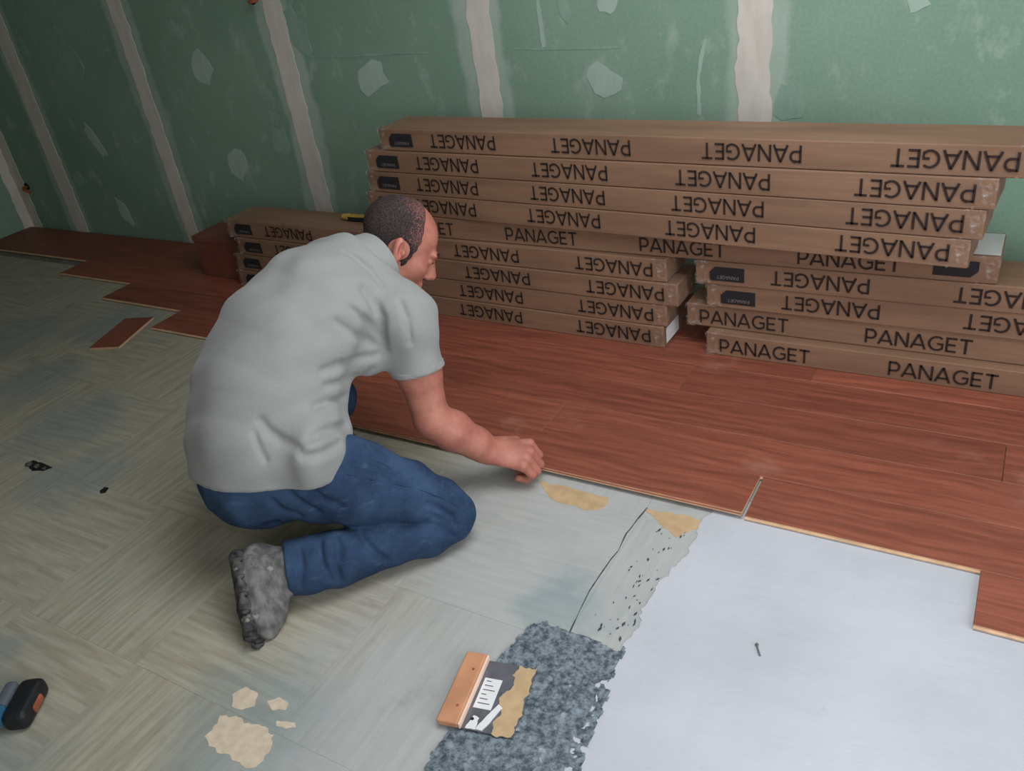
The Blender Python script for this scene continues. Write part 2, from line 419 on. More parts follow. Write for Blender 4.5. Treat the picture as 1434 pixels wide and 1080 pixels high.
# screw-head patches and trowel smears of filler
def blob(u, v, wpx, hpx, seed, mat='patch', rot=0.3, squash=1.0):
    c = wall_pt(u, v); rng = random.Random(seed); pts = []
    s = (wall_pt(u+1, v)-c).length
    n = 11
    for i in range(n):
        a = 2*math.pi*i/n; rr = 0.72 + 0.5*rng.random()
        x = math.cos(a)*wpx*s*rr/2; z = math.sin(a)*hpx*s*rr/2*squash
        pts.append((c.x + x*math.cos(rot)-z*math.sin(rot), c.z + x*math.sin(rot)+z*math.cos(rot)))
    slab('filler_patch', ragged(pts, 0.004, 0.012, seed), 0.0, 0.002, M[mat], wall_back, plane='xz')
blob(521, 110, 44, 36, 1); blob(845, 112, 46, 42, 2, rot=-0.5); blob(1285, 3, 34, 30, 3); blob(282, 91, 30, 34, 4)
blob(100, 88, 26, 30, 5, 'smear'); blob(332, 228, 24, 34, 6, rot=-0.3); blob(134, 198, 14, 36, 7, rot=0.5); blob(393, 198, 24, 30, 8, 'smear')
blob(175, 297, 14, 26, 9, rot=0.4); blob(852, 5, 30, 26, 10); blob(110, 250, 12, 12, 12, 'smear'); blob(790, 15, 18, 30, 13, 'smear')
blob(1106, 145, 52, 50, 14, 'smear'); blob(415, 40, 28, 50, 15, 'smear')
def smear_line(pts, wd, seed, mat='smear'):
    P = [wall_pt(*q) for q in pts]; P = [Vector((q.x, q.z)) for q in P]
    l = []; r = []
    for i, q in enumerate(P):
        t = (P[min(i+1, len(P)-1)]-P[max(i-1, 0)]).normalized(); n = Vector((-t.y, t.x))
        k = wd*(0.6 + 0.7*abs(mnoise.noise(Vector((i*1.3, seed, 0)))))
        l.append(q+n*k/2); r.append(q-n*k/2)
    slab('filler_smear', ragged(l + r[::-1], 0.004, 0.012, seed), 0.0, 0.0018, M[mat], wall_back, plane='xz')
smear_line([(720, 68), (760, 69), (800, 68), (870, 66)], 0.012, 31); smear_line([(753, 0), (757, 30), (762, 66)], 0.022, 32, 'patch')
smear_line([(430, 80), (480, 79), (540, 76), (600, 74)], 0.008, 33); smear_line([(215, 84), (250, 84), (300, 83), (320, 82)], 0.009, 34)
smear_line([(988, 55), (982, 80), (978, 110), (979, 160)], 0.018, 35, 'patch'); pass

# ---- old vinyl tiles
TS = 0.48
tile_me = box_mesh('vinyl_tile', -TS/2+0.0002, TS/2-0.0002, -TS/2+0.0002, TS/2-0.0002, 0.0, 0.002)
tile_me.materials.append(M['tile'])
for i in range(-2, 11):
    for j in range(-4, 4):
        cx = 3.41 - TS*(i+0.5); cy = -1.89 - TS*(j+0.5)
        if cx - TS/2 < XL or cy + TS/2 > -0.2: continue
        if i < -1 : continue
        if i == -1 and j >= 0: continue
        par = (i + j) % 2
        o = link('vinyl_tile', tile_me, None, floor, loc=(cx, cy, 0.0), rotz=(math.pi/2 if par == 0 else 0.0))

# ---- laid boards, in rows along the wall
ROW0, RP = -0.028, 0.184
def row_y(k): return ROW0 - RP*k
board_cache = {}
def board_mesh(L):
    key = round(L, 3)
    if key not in board_cache:
        bm = bmesh.new(); W_ = RP-0.0012
        box_bm(bm, -L/2+0.0006, L/2-0.0006, -W_/2, W_/2, 0.004, PT, 0.0012, 1)
        me = bm_mesh('floorboard', bm); me.materials.append(M['plank']); me.materials.append(M['plank_edge'])
        for p in me.polygons:
            if abs(p.normal.z) < 0.3 or p.normal.z < -0.5: p.material_index = 1
        # pale tongue along the front long edge
        tb = bmesh.new(); tb.from_mesh(me)
        n0 = len(tb.faces)
        box_bm(tb, -L/2+0.0006, L/2-0.0006, -W_/2-0.006, -W_/2, 0.0065, 0.0105)
        tb.faces.ensure_lookup_table()
        for f in tb.faces[n0:]: f.material_index = 1
        tb.to_mesh(me); tb.free()
        board_cache[key] = me
    return board_cache[key]
def lay(k, x0, x1):
    link('floorboard', board_mesh(x1-x0), None, floor, loc=((x0+x1)/2, row_y(k)-RP/2, 0.0))
ROWS = {
    0: [XL+0.01, 0.40, 2.45, 4.50, 5.73], 1: [XL+0.01, 1.15, 3.20, 5.25, 5.73], 2: [-0.50, 1.60, 3.673, 5.73],
    3: [0.14, 1.22, 3.28, 5.33, 5.73], 4: [0.76, 2.20, 4.252, 5.73], 5: [1.40, 2.95, 5.00, 5.73],
}
for k, xs in ROWS.items():
    for a, b in zip(xs[:-1], xs[1:]):
        if b-a > 0.1: lay(k, a, b)
lay(6, 3.672, 5.72); lay(7, 4.232, 5.73)

# ---- levelling compound, dark bed, stains with a body of their own
cl = [(985, 728), (978, 750), (960, 777), (938, 800), (915, 832), (901, 850), (893, 880), (868, 908), (852, 938), (833, 965), (836, 985), (822, 1010), (801, 1040), (796, 1065), (788, 1100)]
edge = [floor_pt(*q) for q in cl]
edge = ragged([(edge[0].x+0.01, -1.24)] + [(e.x, e.y) for e in edge] + [(3.50, -2.6), (3.55, -3.2), (3.5, -3.8)], 0.011, 0.010, 3, closed=False)
slab('levelling_compound', edge + [Vector((5.74, -3.8)), Vector((5.74, -1.24))], 0.0, 0.0038, M['compound'], floor)

bp_ = [(728, 890), (742, 876), (765, 872), (800, 886), (835, 898), (862, 911), (880, 905), (860, 950), (850, 990), (830, 1040), (815, 1090), (800, 1130), (560, 1130), (592, 1080), (622, 1030), (690, 932), (712, 908)]
bed_poly = [Vector((q.x, q.y)) for q in (floor_pt(*b) for b in bp_)]
def inside(p, poly):
    c = False; j = len(poly)-1
    for i in range(len(poly)):
        if (poly[i].y > p.y) != (poly[j].y > p.y) and p.x < (poly[j].x-poly[i].x)*(p.y-poly[i].y)/(poly[j].y-poly[i].y)+poly[i].x: c = not c
        j = i
    return c
def bed():
    x0 = min(p.x for p in bed_poly); x1 = max(p.x for p in bed_poly); y0 = min(p.y for p in bed_poly); y1 = max(p.y for p in bed_poly)
    s = 0.0042; nx = int((x1-x0)/s)+2; ny = int((y1-y0)/s)+2
    idx = {}; V = []; F = []
    for j in range(ny):
        for i in range(nx):
            p = Vector((x0+i*s, y0+j*s))
            q = Vector((p.x, p.y, 0))
            pw = p + Vector((mnoise.noise(q*40), mnoise.noise(q*40+Vector((9, 9, 9)))))*0.008
            if not inside(pw, bed_poly): continue
            h = 0.0042 + 0.0034*mnoise.noise(q*34) + 0.0026*mnoise.noise(q*85) + 0.0022*abs(mnoise.noise(q*150))
            idx[(i, j)] = len(V); V.append((p.x, p.y, max(0.0024, h)))
    for (i, j), a in list(idx.items()):
        if (i+1, j) in idx and (i, j+1) in idx and (i+1, j+1) in idx:
            F.append((a, idx[(i+1, j)], idx[(i+1, j+1)], idx[(i, j+1)]))
    return mesh_from('mortar_bed', V, F)
tag(link('mortar_bed', bed(), M['bed'], floor, smooth=True), kind='stuff')

def stain(name, px, th, mat, seed, amp=0.006):
    slab(name, ragged([(q.x, q.y) for q in (floor_pt(*b) for b in px)], amp, 0.008, seed), 0.0, 0.002+th, M[mat], floor)
stain('paste_residue', [(757, 676), (800, 684), (852, 698), (848, 712), (820, 716), (795, 706), (770, 697)], 0.0008, 'tan', 1, 0.013)
stain('paste_residue', [(905, 714), (945, 720), (984, 728), (976, 742), (958, 746), (946, 755), (930, 742), (915, 728)], 0.0008, 'tan', 2, 0.013)
stain('paper_residue', [(325, 972), (345, 962), (361, 972), (357, 990), (338, 996), (326, 990)], 0.0006, 'beige', 3)
stain('paper_residue', [(374, 984), (390, 979), (404, 986), (400, 996), (380, 996)], 0.0006, 'beige', 4)
stain('paper_residue', [(310, 1000), (336, 1003), (362, 1018), (386, 1030), (380, 1050), (352, 1078), (338, 1078), (322, 1058), (306, 1055), (292, 1042)], 0.0006, 'beige', 5, 0.016)
stain('paper_residue', [(388, 1010), (404, 1012), (415, 1018), (400, 1022), (386, 1018)], 0.0006, 'beige', 6)
# the crack along the tile edge and the pits in the scraped strip
ck = [(906, 712), (893, 728), (884, 740), (877, 748), (866, 772), (856, 784), (840, 806), (826, 828), (812, 856), (797, 888)]
stain('tile_crack', [(u-0.6-0.5*(i % 2), v) for i, (u, v) in enumerate(ck)] + [(u+0.6+0.7*(i % 3 == 0), v+0.4) for i, (u, v) in list(enumerate(ck))[::-1]], 0.0004, 'pit', 9, 0.0008)
rng = random.Random(5); V = []; F = []
for i in range(70):
    t = rng.random(); s_ = rng.random()
    u = 830 + 110*t + 70*s_*0.9 - 10; v = 880 - 150*t + 26*s_
    if not (812 < u < 985): continue
    c = floor_pt(u, v, 0.0026); a = rng.uniform(0.9, 1.9); l = rng.uniform(0.003, 0.010); wd_ = l*rng.uniform(0.18, 0.45)
    if c.x < 3.42 or c.x > 3.545: continue
    d = Vector((math.cos(a), math.sin(a), 0)); n = Vector((-d.y, d.x, 0)); b = len(V)
    V += [c+d*l, c+n*wd_, c-d*l, c-n*wd_]; F.append((b+3, b+2, b+1, b))
tag(link('tile_pits', mesh_from('tile_pits', V, F), M['pit'], floor), kind='stuff')
# torn-out hole and crumbs in the old floor
stain('torn_hole', [(36, 650), (48, 645), (62, 650), (74, 655), (60, 661), (46, 660)], 0.0005, 'hole', 7)
stain('torn_hole', [(140, 688), (147, 683), (153, 684), (148, 691), (141, 692)], 0.0005, 'hole', 8, 0.003)
def chip(u, v, s, seed, name='mortar_crumb', mat='chip', label='grey mortar crumb lying in the torn hole of the old vinyl floor', cat='crumb'):
    rng = random.Random(seed); bm = bmesh.new()
    bmesh.ops.create_icosphere(bm, subdivisions=1, radius=s)
    for vv in bm.verts:
        vv.co *= 0.7+0.6*rng.random(); vv.co.z *= 0.55
    mz = min(vv.co.z for vv in bm.verts)
    for vv in bm.verts: vv.co.z -= mz
    p = floor_pt(u, v, 0.003)
    o = link(name, bm_mesh(name, bm), M[mat]); o.location = (p.x, p.y, 0.0026)
    tag(o, label, cat, 'mortar crumbs by the torn hole')
chip(42, 651, 0.014, 1); chip(52, 655, 0.011, 2); chip(63, 657, 0.009, 3)

# ------------------------------------------------------------------ cartons of boards
CL, CD, CH = 2.28, 0.192, 0.0858
def letters():
    P = {}
    def arc(cx, cy, rx, ry, a0, a1, n=10):
        return [(cx+rx*math.cos(math.radians(a0+(a1-a0)*i/n)), cy+ry*math.sin(math.radians(a0+(a1-a0)*i/n))) for i in range(n+1)]
    P['P'] = (0.66, [[(0.07, 0), (0.07, 1)], [(0.07, 0.93), (0.36, 0.93)] + arc(0.36, 0.645, 0.25, 0.285, 90, -90) + [(0.07, 0.36)]])
    P['A'] = (0.86, [[(0.04, 0), (0.43, 1)], [(0.82, 0), (0.43, 1)], [(0.17, 0.27), (0.69, 0.27)]])
    P['N'] = (0.78, [[(0.07, 0), (0.07, 1)], [(0.09, 0.96), (0.69, 0.04)], [(0.71, 0), (0.71, 1)]])
    P['G'] = (0.86, [arc(0.48, 0.5, 0.41, 0.44, 48, 318, 16) + [(0.79, 0.20), (0.79, 0.48), (0.5, 0.48)]])
    P['E'] = (0.62, [[(0.07, 0), (0.07, 1)], [(0.07, 0.93), (0.58, 0.93)], [(0.07, 0.5), (0.53, 0.5)], [(0.07, 0.07), (0.58, 0.07)]])
    P['T'] = (0.70, [[(0.35, 0), (0.35, 1)], [(0.02, 0.93), (0.68, 0.93)]])
    return P
LET = letters()
def ribbon(pts, wd):
    n = len(pts); V = []; F = []
    for i in range(n):
        p = Vector(pts[i]); a = Vector(pts[max(i-1, 0)]); b = Vector(pts[min(i+1, n-1)])
        d1 = (p-a).normalized() if i > 0 else (b-p).normalized(); d2 = (b-p).normalized() if i < n-1 else d1
        t = (d1+d2).normalized(); nn = Vector((-t.y, t.x)); k = 1.0/max(0.6, nn.dot(Vector((-d1.y, d1.x))))
        V += [p+nn*wd/2*k, p-nn*wd/2*k]
        if i: F.append((2*i-2, 2*i-1, 2*i+1, 2*i))
    return V, F
def word_mesh(text, x0, x1, zc, hgt, y, flip, sw=0.135):
    V = []; F = []; cx = 0.0
    tot = sum(LET[c][0] for c in text) + 0.09*(len(text)-1)
    sx = (x1-x0)/tot
    for c in text:
        wd, strokes = LET[c]
        for s in strokes:
            v, f = ribbon(s, sw); b = len(V)
            V += [(x0+(cx+q.x)*sx, y, zc+(q.y-0.5)*hgt) for q in v]; F += [tuple(b+i for i in ff) for ff in f]
        cx += wd+0.09
    if flip: V = [(-a, b_, CH-c) for a, b_, c in V]
    return mesh_from('lettering', V, F)

def bent_box(L, D, Hh, bev, seed):
    "carton: a bevelled box cut along its length so that faces can belly a little"
    bm = box_bm(bmesh.new(), -L/2, L/2, -D/2, D/2, 0, Hh)
    es = [e for e in bm.edges if abs(e.verts[0].co.x-e.verts[1].co.x) > L*0.5]
    bmesh.ops.subdivide_edges(bm, edges=es, cuts=23, use_grid_fill=True)
    for v in bm.verts:
        e = min(1.0, (L/2-abs(v.co.x))/0.10)
        q = Vector((v.co.x*3+seed, seed*1.7, v.co.z*4))
        v.co.y += (0.0018*mnoise.noise(q))*e + (0.0035*(1-e) if v.co.y < 0 else -0.0035*(1-e))*0.8
        v.co.z += 0.0006*mnoise.noise(q*1.7)*e if v.co.z > Hh/2 else 0
    long_e = [e for e in bm.edges if e.calc_face_angle(0) > 0.6]
    bmesh.ops.bevel(bm, geom=long_e, offset=bev, segments=2, profile=0.5, affect='EDGES')
    return bm_mesh('carton', bm)

WORDS = [(0.050, 0.362), (0.607, 0.918), (1.165, 1.475), (1.712, 2.020)]
def carton_parts(flip):
    parts = []
    me = bent_box(CL, CD, CH, 0.0035, 1.3 if flip else 4.1); me.materials.append(M['carton']); parts.append(('carton', me))
    for a, b in WORDS:
        wm = word_mesh('PANAGET', -CL/2+a, -CL/2+b, CH*0.48, 0.052, -CD/2-0.0024, flip); wm.materials.append(M['ink']); parts.append(('lettering', wm))
    # dark printed label with a clipped corner
    x0, x1, z0, z1 = CL/2-0.172, CL/2-0.052, CH*0.2, CH*0.8
    y = -CD/2-0.0022
    V = [(x0, y, z0), (x1-0.02, y, z0), (x1, y, z0+0.02), (x1, y, z1), (x0, y, z1)]
    if flip: V = [(-a, b_, CH-c) for a, b_, c in V]
    lm = mesh_from('printed_label', V, [(0, 1, 2, 3, 4)]); lm.materials.append(M['labelink'])
    parts.append(('printed_label', lm))
    tm = word_mesh('PANAGET', x0+0.02, x1-0.024, z1-0.014, 0.012, y-0.0006, flip, 0.12); tm.materials.append(M['labeltext'])
    parts.append(('label_lettering', tm))
    # wrinkled clear film over both ends
    for s in (-1, 1):
        bm = bmesh.new(); e = 0.0016
        xa, xb = s*(CL/2-0.055), s*(CL/2+e)
        box_bm(bm, min(xa, xb), max(xa, xb), -CD/2-e-0.001, CD/2+e, 0.0002, CH+0.0006)
        for f in [f for f in bm.faces if f.normal.x*s < -0.9]: bmesh.ops.delete(bm, geom=[f], context='FACES_ONLY')
        bmesh.ops.subdivide_edges(bm, edges=bm.edges[:], cuts=5, use_grid_fill=True)
        for v in bm.verts:
            v.co += Vector((0.0012*mnoise.noise(v.co*60), 0.0012*mnoise.noise(v.co*60+Vector((5, 0, 0))), 0.0))
        fm = bm_mesh('end_film', bm); fm.materials.append(M['film']); parts.append(('end_film', fm))
    return parts
PARTS = {f: carton_parts(f) for f in (False, True)}
def carton(xa, ya, yaw, level, flip, label, group, anchor='left', extra=None):
    "xa, ya: front corner of the left (or right) end"
    d = Vector((math.cos(yaw), math.sin(yaw))); n = Vector((-d.y, d.x))
    s = 1 if anchor == 'left' else -1
    c = Vector((xa, ya)) + d*s*CL/2 + n*CD/2
    root = empty('board_carton', (c.x, c.y, PT + 0.0005 + level*(CH+0.0018)), yaw)
    tag(root, label, 'carton', group)
    root_parts = {}
    for nm, me in PARTS[flip]:
        o = link(nm, me, None, root_parts['printed_label'] if nm == 'label_lettering' else root)
        root_parts.setdefault(nm, o)
    if extra: extra(root, root_parts)
    return root
yA = math.atan2(-0.054, 2.28); yD = math.atan2(-0.150, 2.28)
GA, GD, GC = 'cartons of the low left stack', 'cartons of the upper stack', 'cartons of the low right stack'
pos_words = ['lowest', 'second lowest', 'third', 'topmost']
def end_label(root, rp):
    me = mesh_from('white_end_label', [(CL/2+0.003, -CD/2+0.02, 0.012), (CL/2+0.003, CD/2-0.05, 0.012), (CL/2+0.003, CD/2-0.05, CH-0.012), (CL/2+0.003, -CD/2+0.02, CH-0.012)], [(0, 1, 2, 3)])
    o = link('end_label', me, M['paper'], root); tag(o, 'white paper label')
for i, (xr, yr) in enumerate([(3.132, -0.500), (3.146, -0.497), (3.192, -0.500), (3.150, -0.492)]):
    carton(xr, yr, yA, i, True, 'brown carton with upside-down lettering, %s of the four left of the dark gap' % pos_words[i], GA, 'right', end_label if i == 0 else None)
CX = [(3.290, -0.492, False), (3.206, -0.452, False), (3.284, -0.462, True), (3.248, -0.468, True)]
cl_lab = ['brown carton resting on the boards, lettering upright, pale top edge jutting forward',
          'brown carton with upright lettering, second from the boards right of the dark gap',
          'brown carton with black label by the dark gap, under the other black-labelled carton',
          'brown carton with black label by the dark gap, topmost of the right stack']
for i, (x, y, fl) in enumerate(CX):
    carton(x, y, -0.006, i, fl, cl_lab[i], GC)
def top_label(root, rp):
    e = 0.002
    me = box_mesh('top_label', CL/2-0.11, CL/2-0.003, -CD/2+0.012, CD/2-0.012, CH+0.0008, CH+0.0013)
    o = link('top_label', me, M['paper'], root); tag(o, 'white paper sheet taped on top of the end')
carton(4.160, -0.476, -0.010, 4, False, 'brown carton with upright lettering bridging both stacks, white sheet on its end', GD, 'right', top_label)
for i, (xl, yl) in enumerate([(1.806, -0.432), (1.832, -0.434), (1.850, -0.436), (1.940, -0.436)]):
    carton(xl, yl, yD, 5+i, True, ['brown carton with upside-down lettering lying directly on the bridging carton',
           'brown carton with upside-down lettering, third from the top of the tall stack', 'brown carton with upside-down lettering just below the top one of the tall stack',
           'topmost brown carton of the tall stack, jutting out to the right'][i], GD)

# ------------------------------------------------------------------ small red-brown box at the end of the left stack
rb = tag(empty('cardboard_box', (0.685, -0.295, PT), -0.02), 'small red-brown cardboard box at the end of the left carton stack', 'box')
link('box_body', box_mesh('box_body', -0.165, 0.165, -0.100, 0.100, 0.0005, 0.195, 0.003), M['redbox'], rb)
link('box_lid', box_mesh('box_lid', -0.169, 0.169, -0.104, 0.104, 0.190, 0.222, 0.003), M['redbox'], rb)
# scrap of torn paper on that box
p = floor_pt(303, 323, 0.24)
bm = bmesh.new(); bmesh.ops.create_grid(bm, x_segments=6, y_segments=5, size=0.5)
for v in bm.verts:
    v.co = Vector((v.co.x*0.055, v.co.y*0.035, 0.004+0.006*abs(mnoise.noise(Vector((v.co.x*3, v.co.y*3, 1))))))
pm = bm_mesh('paper_scrap', bm)
ps = link('paper_scrap', pm, M['paper'], loc=(0.80, -0.345, PT+0.222), rotz=0.5, smooth=True)
sm_ = ps.modifiers.new('thick', 'SOLIDIFY'); sm_.thickness = 0.0012
tag(ps, 'torn scrap of white wrapping on the small red-brown box', 'paper scrap')

# ------------------------------------------------------------------ yellow-ended tool on top of the left stack
tr = tag(empty('folding_rule', (1.60, -0.345, PT+4*(CH+0.0018)+0.001), 0.03), 'yellow-ended dark tool lying on top of the left carton stack', 'tool')
bm = box_bm(bmesh.new(), -0.01, 0.16, -0.014, 0.014, 0.0, 0.020, 0.003)
link('shaft', bm_mesh('shaft', bm), M['dark'], tr)
bm = bmesh.new(); bmesh.ops.create_cone(bm, cap_ends=True, segments=16, radius1=0.012, radius2=0.016, depth=0.035, matrix=Matrix.Translation((-0.026, 0, 0.016)) @ Matrix.Rotation(math.pi/2, 4, 'Y'))
link('brass_tip', bm_mesh('brass_tip', bm), M['brass'], tr, smooth=False)
link('edge_strip', box_mesh('edge_strip', -0.008, 0.16, -0.0155, 0.0155, 0.020, 0.026, 0.002), M['brass'], tr)

# ------------------------------------------------------------------ offcut on the old floor
oc = [floor_pt(125, 486, PT), floor_pt(165, 486, PT), floor_pt(214, 444.5, PT), floor_pt(176, 444, PT)]
cx = sum((q for q in oc), Vector())/4
ax = ((oc[2]-oc[1]) + (oc[3]-oc[0])).normalized(); L_ = 0.5*((oc[2]-oc[1]).length + (oc[3]-oc[0]).length)
bm = bmesh.new(); box_bm(bm, -L_/2, L_/2, -0.078, 0.078, 0.0, 0.012, 0.001, 1)
me = bm_mesh('board_offcut', bm); me.materials.append(M['plank']); me.materials.append(M['plank_edge'])
for q in me.polygons:
    if abs(q.normal.z) < 0.3 or q.normal.z < -0.5: q.material_index = 1
tag(link('board_offcut', me, None, loc=(cx.x, cx.y, 0.0022), rotz=math.atan2(ax.y, ax.x)), 'short red-brown board offcut lying loose on the old vinyl floor', 'board offcut')

# ------------------------------------------------------------------ the board being set: front edge still raised
x0, x1 = 2.13, 3.664
bm = bmesh.new(); Wd = RP-0.003
box_bm(bm, -(x1-x0)/2, (x1-x0)/2, -Wd, 0.0, 0.0, 0.012, 0.001, 1)
n0 = len(bm.faces); box_bm(bm, -(x1-x0)/2, (x1-x0)/2, -Wd-0.006, -Wd, 0.003, 0.007)
me = bm_mesh('loose_floorboard', bm); me.materials.append(M['plank']); me.materials.append(M['plank_edge'])
for q in me.polygons:
    if abs(q.normal.z) < 0.3 or q.normal.z < -0.5: q.material_index = 1
lb = link('loose_floorboard', me, None, loc=((x0+x1)/2, row_y(6)-0.0015, 0.0048))
lb.rotation_euler = (-0.045, 0.0, 0.0)
tag(lb, 'red-brown floorboard under the hand, front edge tilted up from the floor', 'floorboard')

# ------------------------------------------------------------------ spreader
Z = 0.0085
sp = [floor_pt(615, 1010, Z), floor_pt(713, 1038, Z), floor_pt(757, 935, Z), floor_pt(660, 925, Z)]
c = sum((q for q in sp), Vector())/4
ex = ((sp[1]-sp[0]) + (sp[2]-sp[3])); wx = ex.length/2; ang = math.atan2(ex.y, ex.x)
ey = ((sp[3]-sp[0]) + (sp[2]-sp[1])); wy = ey.length/2
root = tag(empty('filler_spreader', (c.x, c.y, Z), ang), 'steel filler spreader with wooden handle strip lying on the dark mortar patch', 'spreader')
link('blade', box_mesh('blade', -wx/2+0.01, wx/2, -wy/2, wy/2, 0.0, 0.0018), M['steel'], root)
hnd = link('handle', box_mesh('handle', -wx/2-0.006, -wx/2+0.044, -wy/2-0.004, wy/2+0.004, 0.0020, 0.019, 0.004, 3), M['handlewood'], root)
link('lit_handle_edge', box_mesh('lit_handle_edge', -wx/2+0.0445, -wx/2+0.0495, -wy/2-0.003, wy/2+0.003, 0.0020, 0.0165, 0.001), M['handle_lit'], root)  # lit right side of the handle, brightness put into the colour
stk = link('sticker', box_mesh('sticker', -wx/2+0.056, -wx/2+0.098, -wy*0.20, wy*0.24, 0.0019, 0.0022), M['paper'], root)
for q in range(6):
    link('sticker_print', box_mesh('sticker_print', -wx/2+0.062, -wx/2+0.062+0.012+0.016*((q*7) % 3)/2, wy*0.19-q*0.012, wy*0.19-q*0.012+0.0025, 0.0023, 0.00235), M['grey'], stk)
rl = [(wx/2-0.048, -wy/2), (wx/2, -wy/2), (wx/2, wy/2), (wx/2-0.040, wy/2), (wx/2-0.052, wy/2-0.03), (wx/2-0.040, wy*0.18), (wx/2-0.058, 0.0), (wx/2-0.044, -wy*0.2), (wx/2-0.050, -wy*0.36)]
slab('paste_band', ragged(rl, 0.009, 0.004, 8), 0.0018, 0.0028, M['tan'], root)
slab('white_daub', ragged([(wx/2-0.085, -wy/2+0.004), (wx/2-0.070, -wy/2+0.002), (wx/2-0.043, -wy*0.14), (wx/2-0.056, -wy*0.10)], 0.003, 0.005, 9), 0.0018, 0.0040, M['paper'], root)
slab('white_daub', ragged([(wx/2-0.108, -wy/2+0.003), (wx/2-0.085, -wy/2+0.002), (wx/2-0.086, -wy*0.33), (wx/2-0.100, -wy*0.31)], 0.004, 0.005, 10), 0.0018, 0.0034, M['paper'], root)
bm = bmesh.new(); bmesh.ops.create_cone(bm, cap_ends=True, segments=14, radius1=0.005, radius2=0.004, depth=0.002, matrix=Matrix.Translation((-wx/2+0.066, -wy*0.36, 0.0026)))
link('rivet', bm_mesh('rivet', bm), M['dark'], root)
for yy_ in (-0.28, 0.26):
    bm = bmesh.new(); bmesh.ops.create_cone(bm, cap_ends=True, segments=12, radius1=0.0035, radius2=0.003, depth=0.0016, matrix=Matrix.Translation((-wx/2+0.028, wy*yy_, 0.0192)))
    link('screw', bm_mesh('screw', bm), M['copper'], hnd)

# ------------------------------------------------------------------ cordless tool at the edge of the view
a = floor_pt(36, 985, 0.03); b = floor_pt(-70, 1000, 0.03)
ang = math.atan2((b-a).y, (b-a).x)
root = tag(empty('cordless_tool', (a.x, a.y, 0.0022), ang), 'black and blue cordless tool lying on the old vinyl floor', 'power tool')
bat = link('battery', box_mesh('battery', -0.030, 0.032, -0.062, 0.062, 0.0, 0.052, 0.018, 4), M['dark'], root)
link('battery_clip', box_mesh('battery_clip', -0.034, -0.022, -0.020, 0.024, 0.014, 0.036, 0.005, 2), M['copper'], bat)
link('collar', box_mesh('collar', 0.030, 0.062, -0.054, 0.054, 0.004, 0.058, 0.012, 3), M['grey'], root)
link('accent', box_mesh('accent', 0.026, 0.058, 0.020, 0.058, 0.020, 0.061, 0.008, 2), M['blue'], root)
link('grip', box_mesh('grip', 0.060, 0.200, -0.026, 0.026, 0.006, 0.058, 0.016, 3), M['dark'], root)
bm = bmesh.new(); bmesh.ops.create_cone(bm, cap_ends=True, segments=24, radius1=0.034, radius2=0.034, depth=0.17, matrix=Matrix.Translation((0.225, 0.03, 0.036)) @ Matrix.Rotation(math.pi/2, 4, 'X'))
bmesh.ops.bevel(bm, geom=[e for e in bm.edges if e.calc_face_angle(0) > 1.0], offset=0.008, segments=2, affect='EDGES')
link('motor_housing', bm_mesh('motor_housing', bm), M['blue'], root)
bm = bmesh.new(); bmesh.ops.create_cone(bm, cap_ends=True, segments=20, radius1=0.022, radius2=0.012, depth=0.05, matrix=Matrix.Translation((0.225, -0.080, 0.036)) @ Matrix.Rotation(math.pi/2, 4, 'X'))
link('chuck', bm_mesh('chuck', bm), M['grey'], root)

# ------------------------------------------------------------------ conduit stubs in the wall, nail in the fresh compound
def conduit(u, v, rad, label, droop):
    c = wall_pt(u, v)
    root = tag(empty('conduit_stub', (c.x, 0.0, c.z)), label, 'conduit')
    bm = bmesh.new(); bmesh.ops.create_cone(bm, cap_ends=True, segments=20, radius1=rad*0.9, radius2=rad*0.9, depth=0.004, matrix=Matrix.Translation((0, -0.0022, 0)) @ Matrix.Rotation(math.pi/2, 4, 'X'))
    link('wall_hole', bm_mesh('wall_hole', bm), M['hole'], root)
    cu = bpy.data.curves.new('conduit', 'CURVE'); cu.dimensions = '3D'; cu.bevel_depth = rad*0.34; cu.bevel_resolution = 3
    s = cu.splines.new('BEZIER'); s.bezier_points.add(2)
    for q, co in zip(s.bezier_points, [(0, 0.0, 0.0), (rad*1.4, -0.05, -0.004), (rad*3.0, -0.035, -droop)]):
        q.co = co; q.handle_left_type = q.handle_right_type = 'AUTO'
    tmp = bpy.data.objects.new('tmp', cu); COL.objects.link(tmp)
    dg = bpy.context.evaluated_depsgraph_get()
    me = bpy.data.meshes.new_from_object(tmp.evaluated_get(dg)); bpy.data.objects.remove(tmp)
    link('conduit', me, M['copper'], root, smooth=True)
conduit(38, 261, 0.026, 'rust-coloured conduit stub poking from the wall near the room corner', 0.03)
conduit(354, 0, 0.022, 'rust-coloured conduit stub beside a filled joint high on the wall', 0.0)
p = floor_pt(1062, 912, 0.004)
bm = bmesh.new(); bmesh.ops.create_cone(bm, cap_ends=True, segments=8, radius1=0.0022, radius2=0.0022, depth=0.030, matrix=Matrix.Translation((0, 0, 0.0024)) @ Matrix.Rotation(math.pi/2, 4, 'X'))
bmesh.ops.create_cone(bm, cap_ends=True, segments=10, radius1=0.0042, radius2=0.0042, depth=0.002, matrix=Matrix.Translation((0, 0.0155, 0.0042)) @ Matrix.Rotation(math.pi/2, 4, 'X'))
o = link('nail', bm_mesh('nail', bm), M['nailm'], loc=(p.x, p.y, 0.0038), rotz=0.5)
tag(o, 'small grey nail lying on the white levelling compound', 'nail')

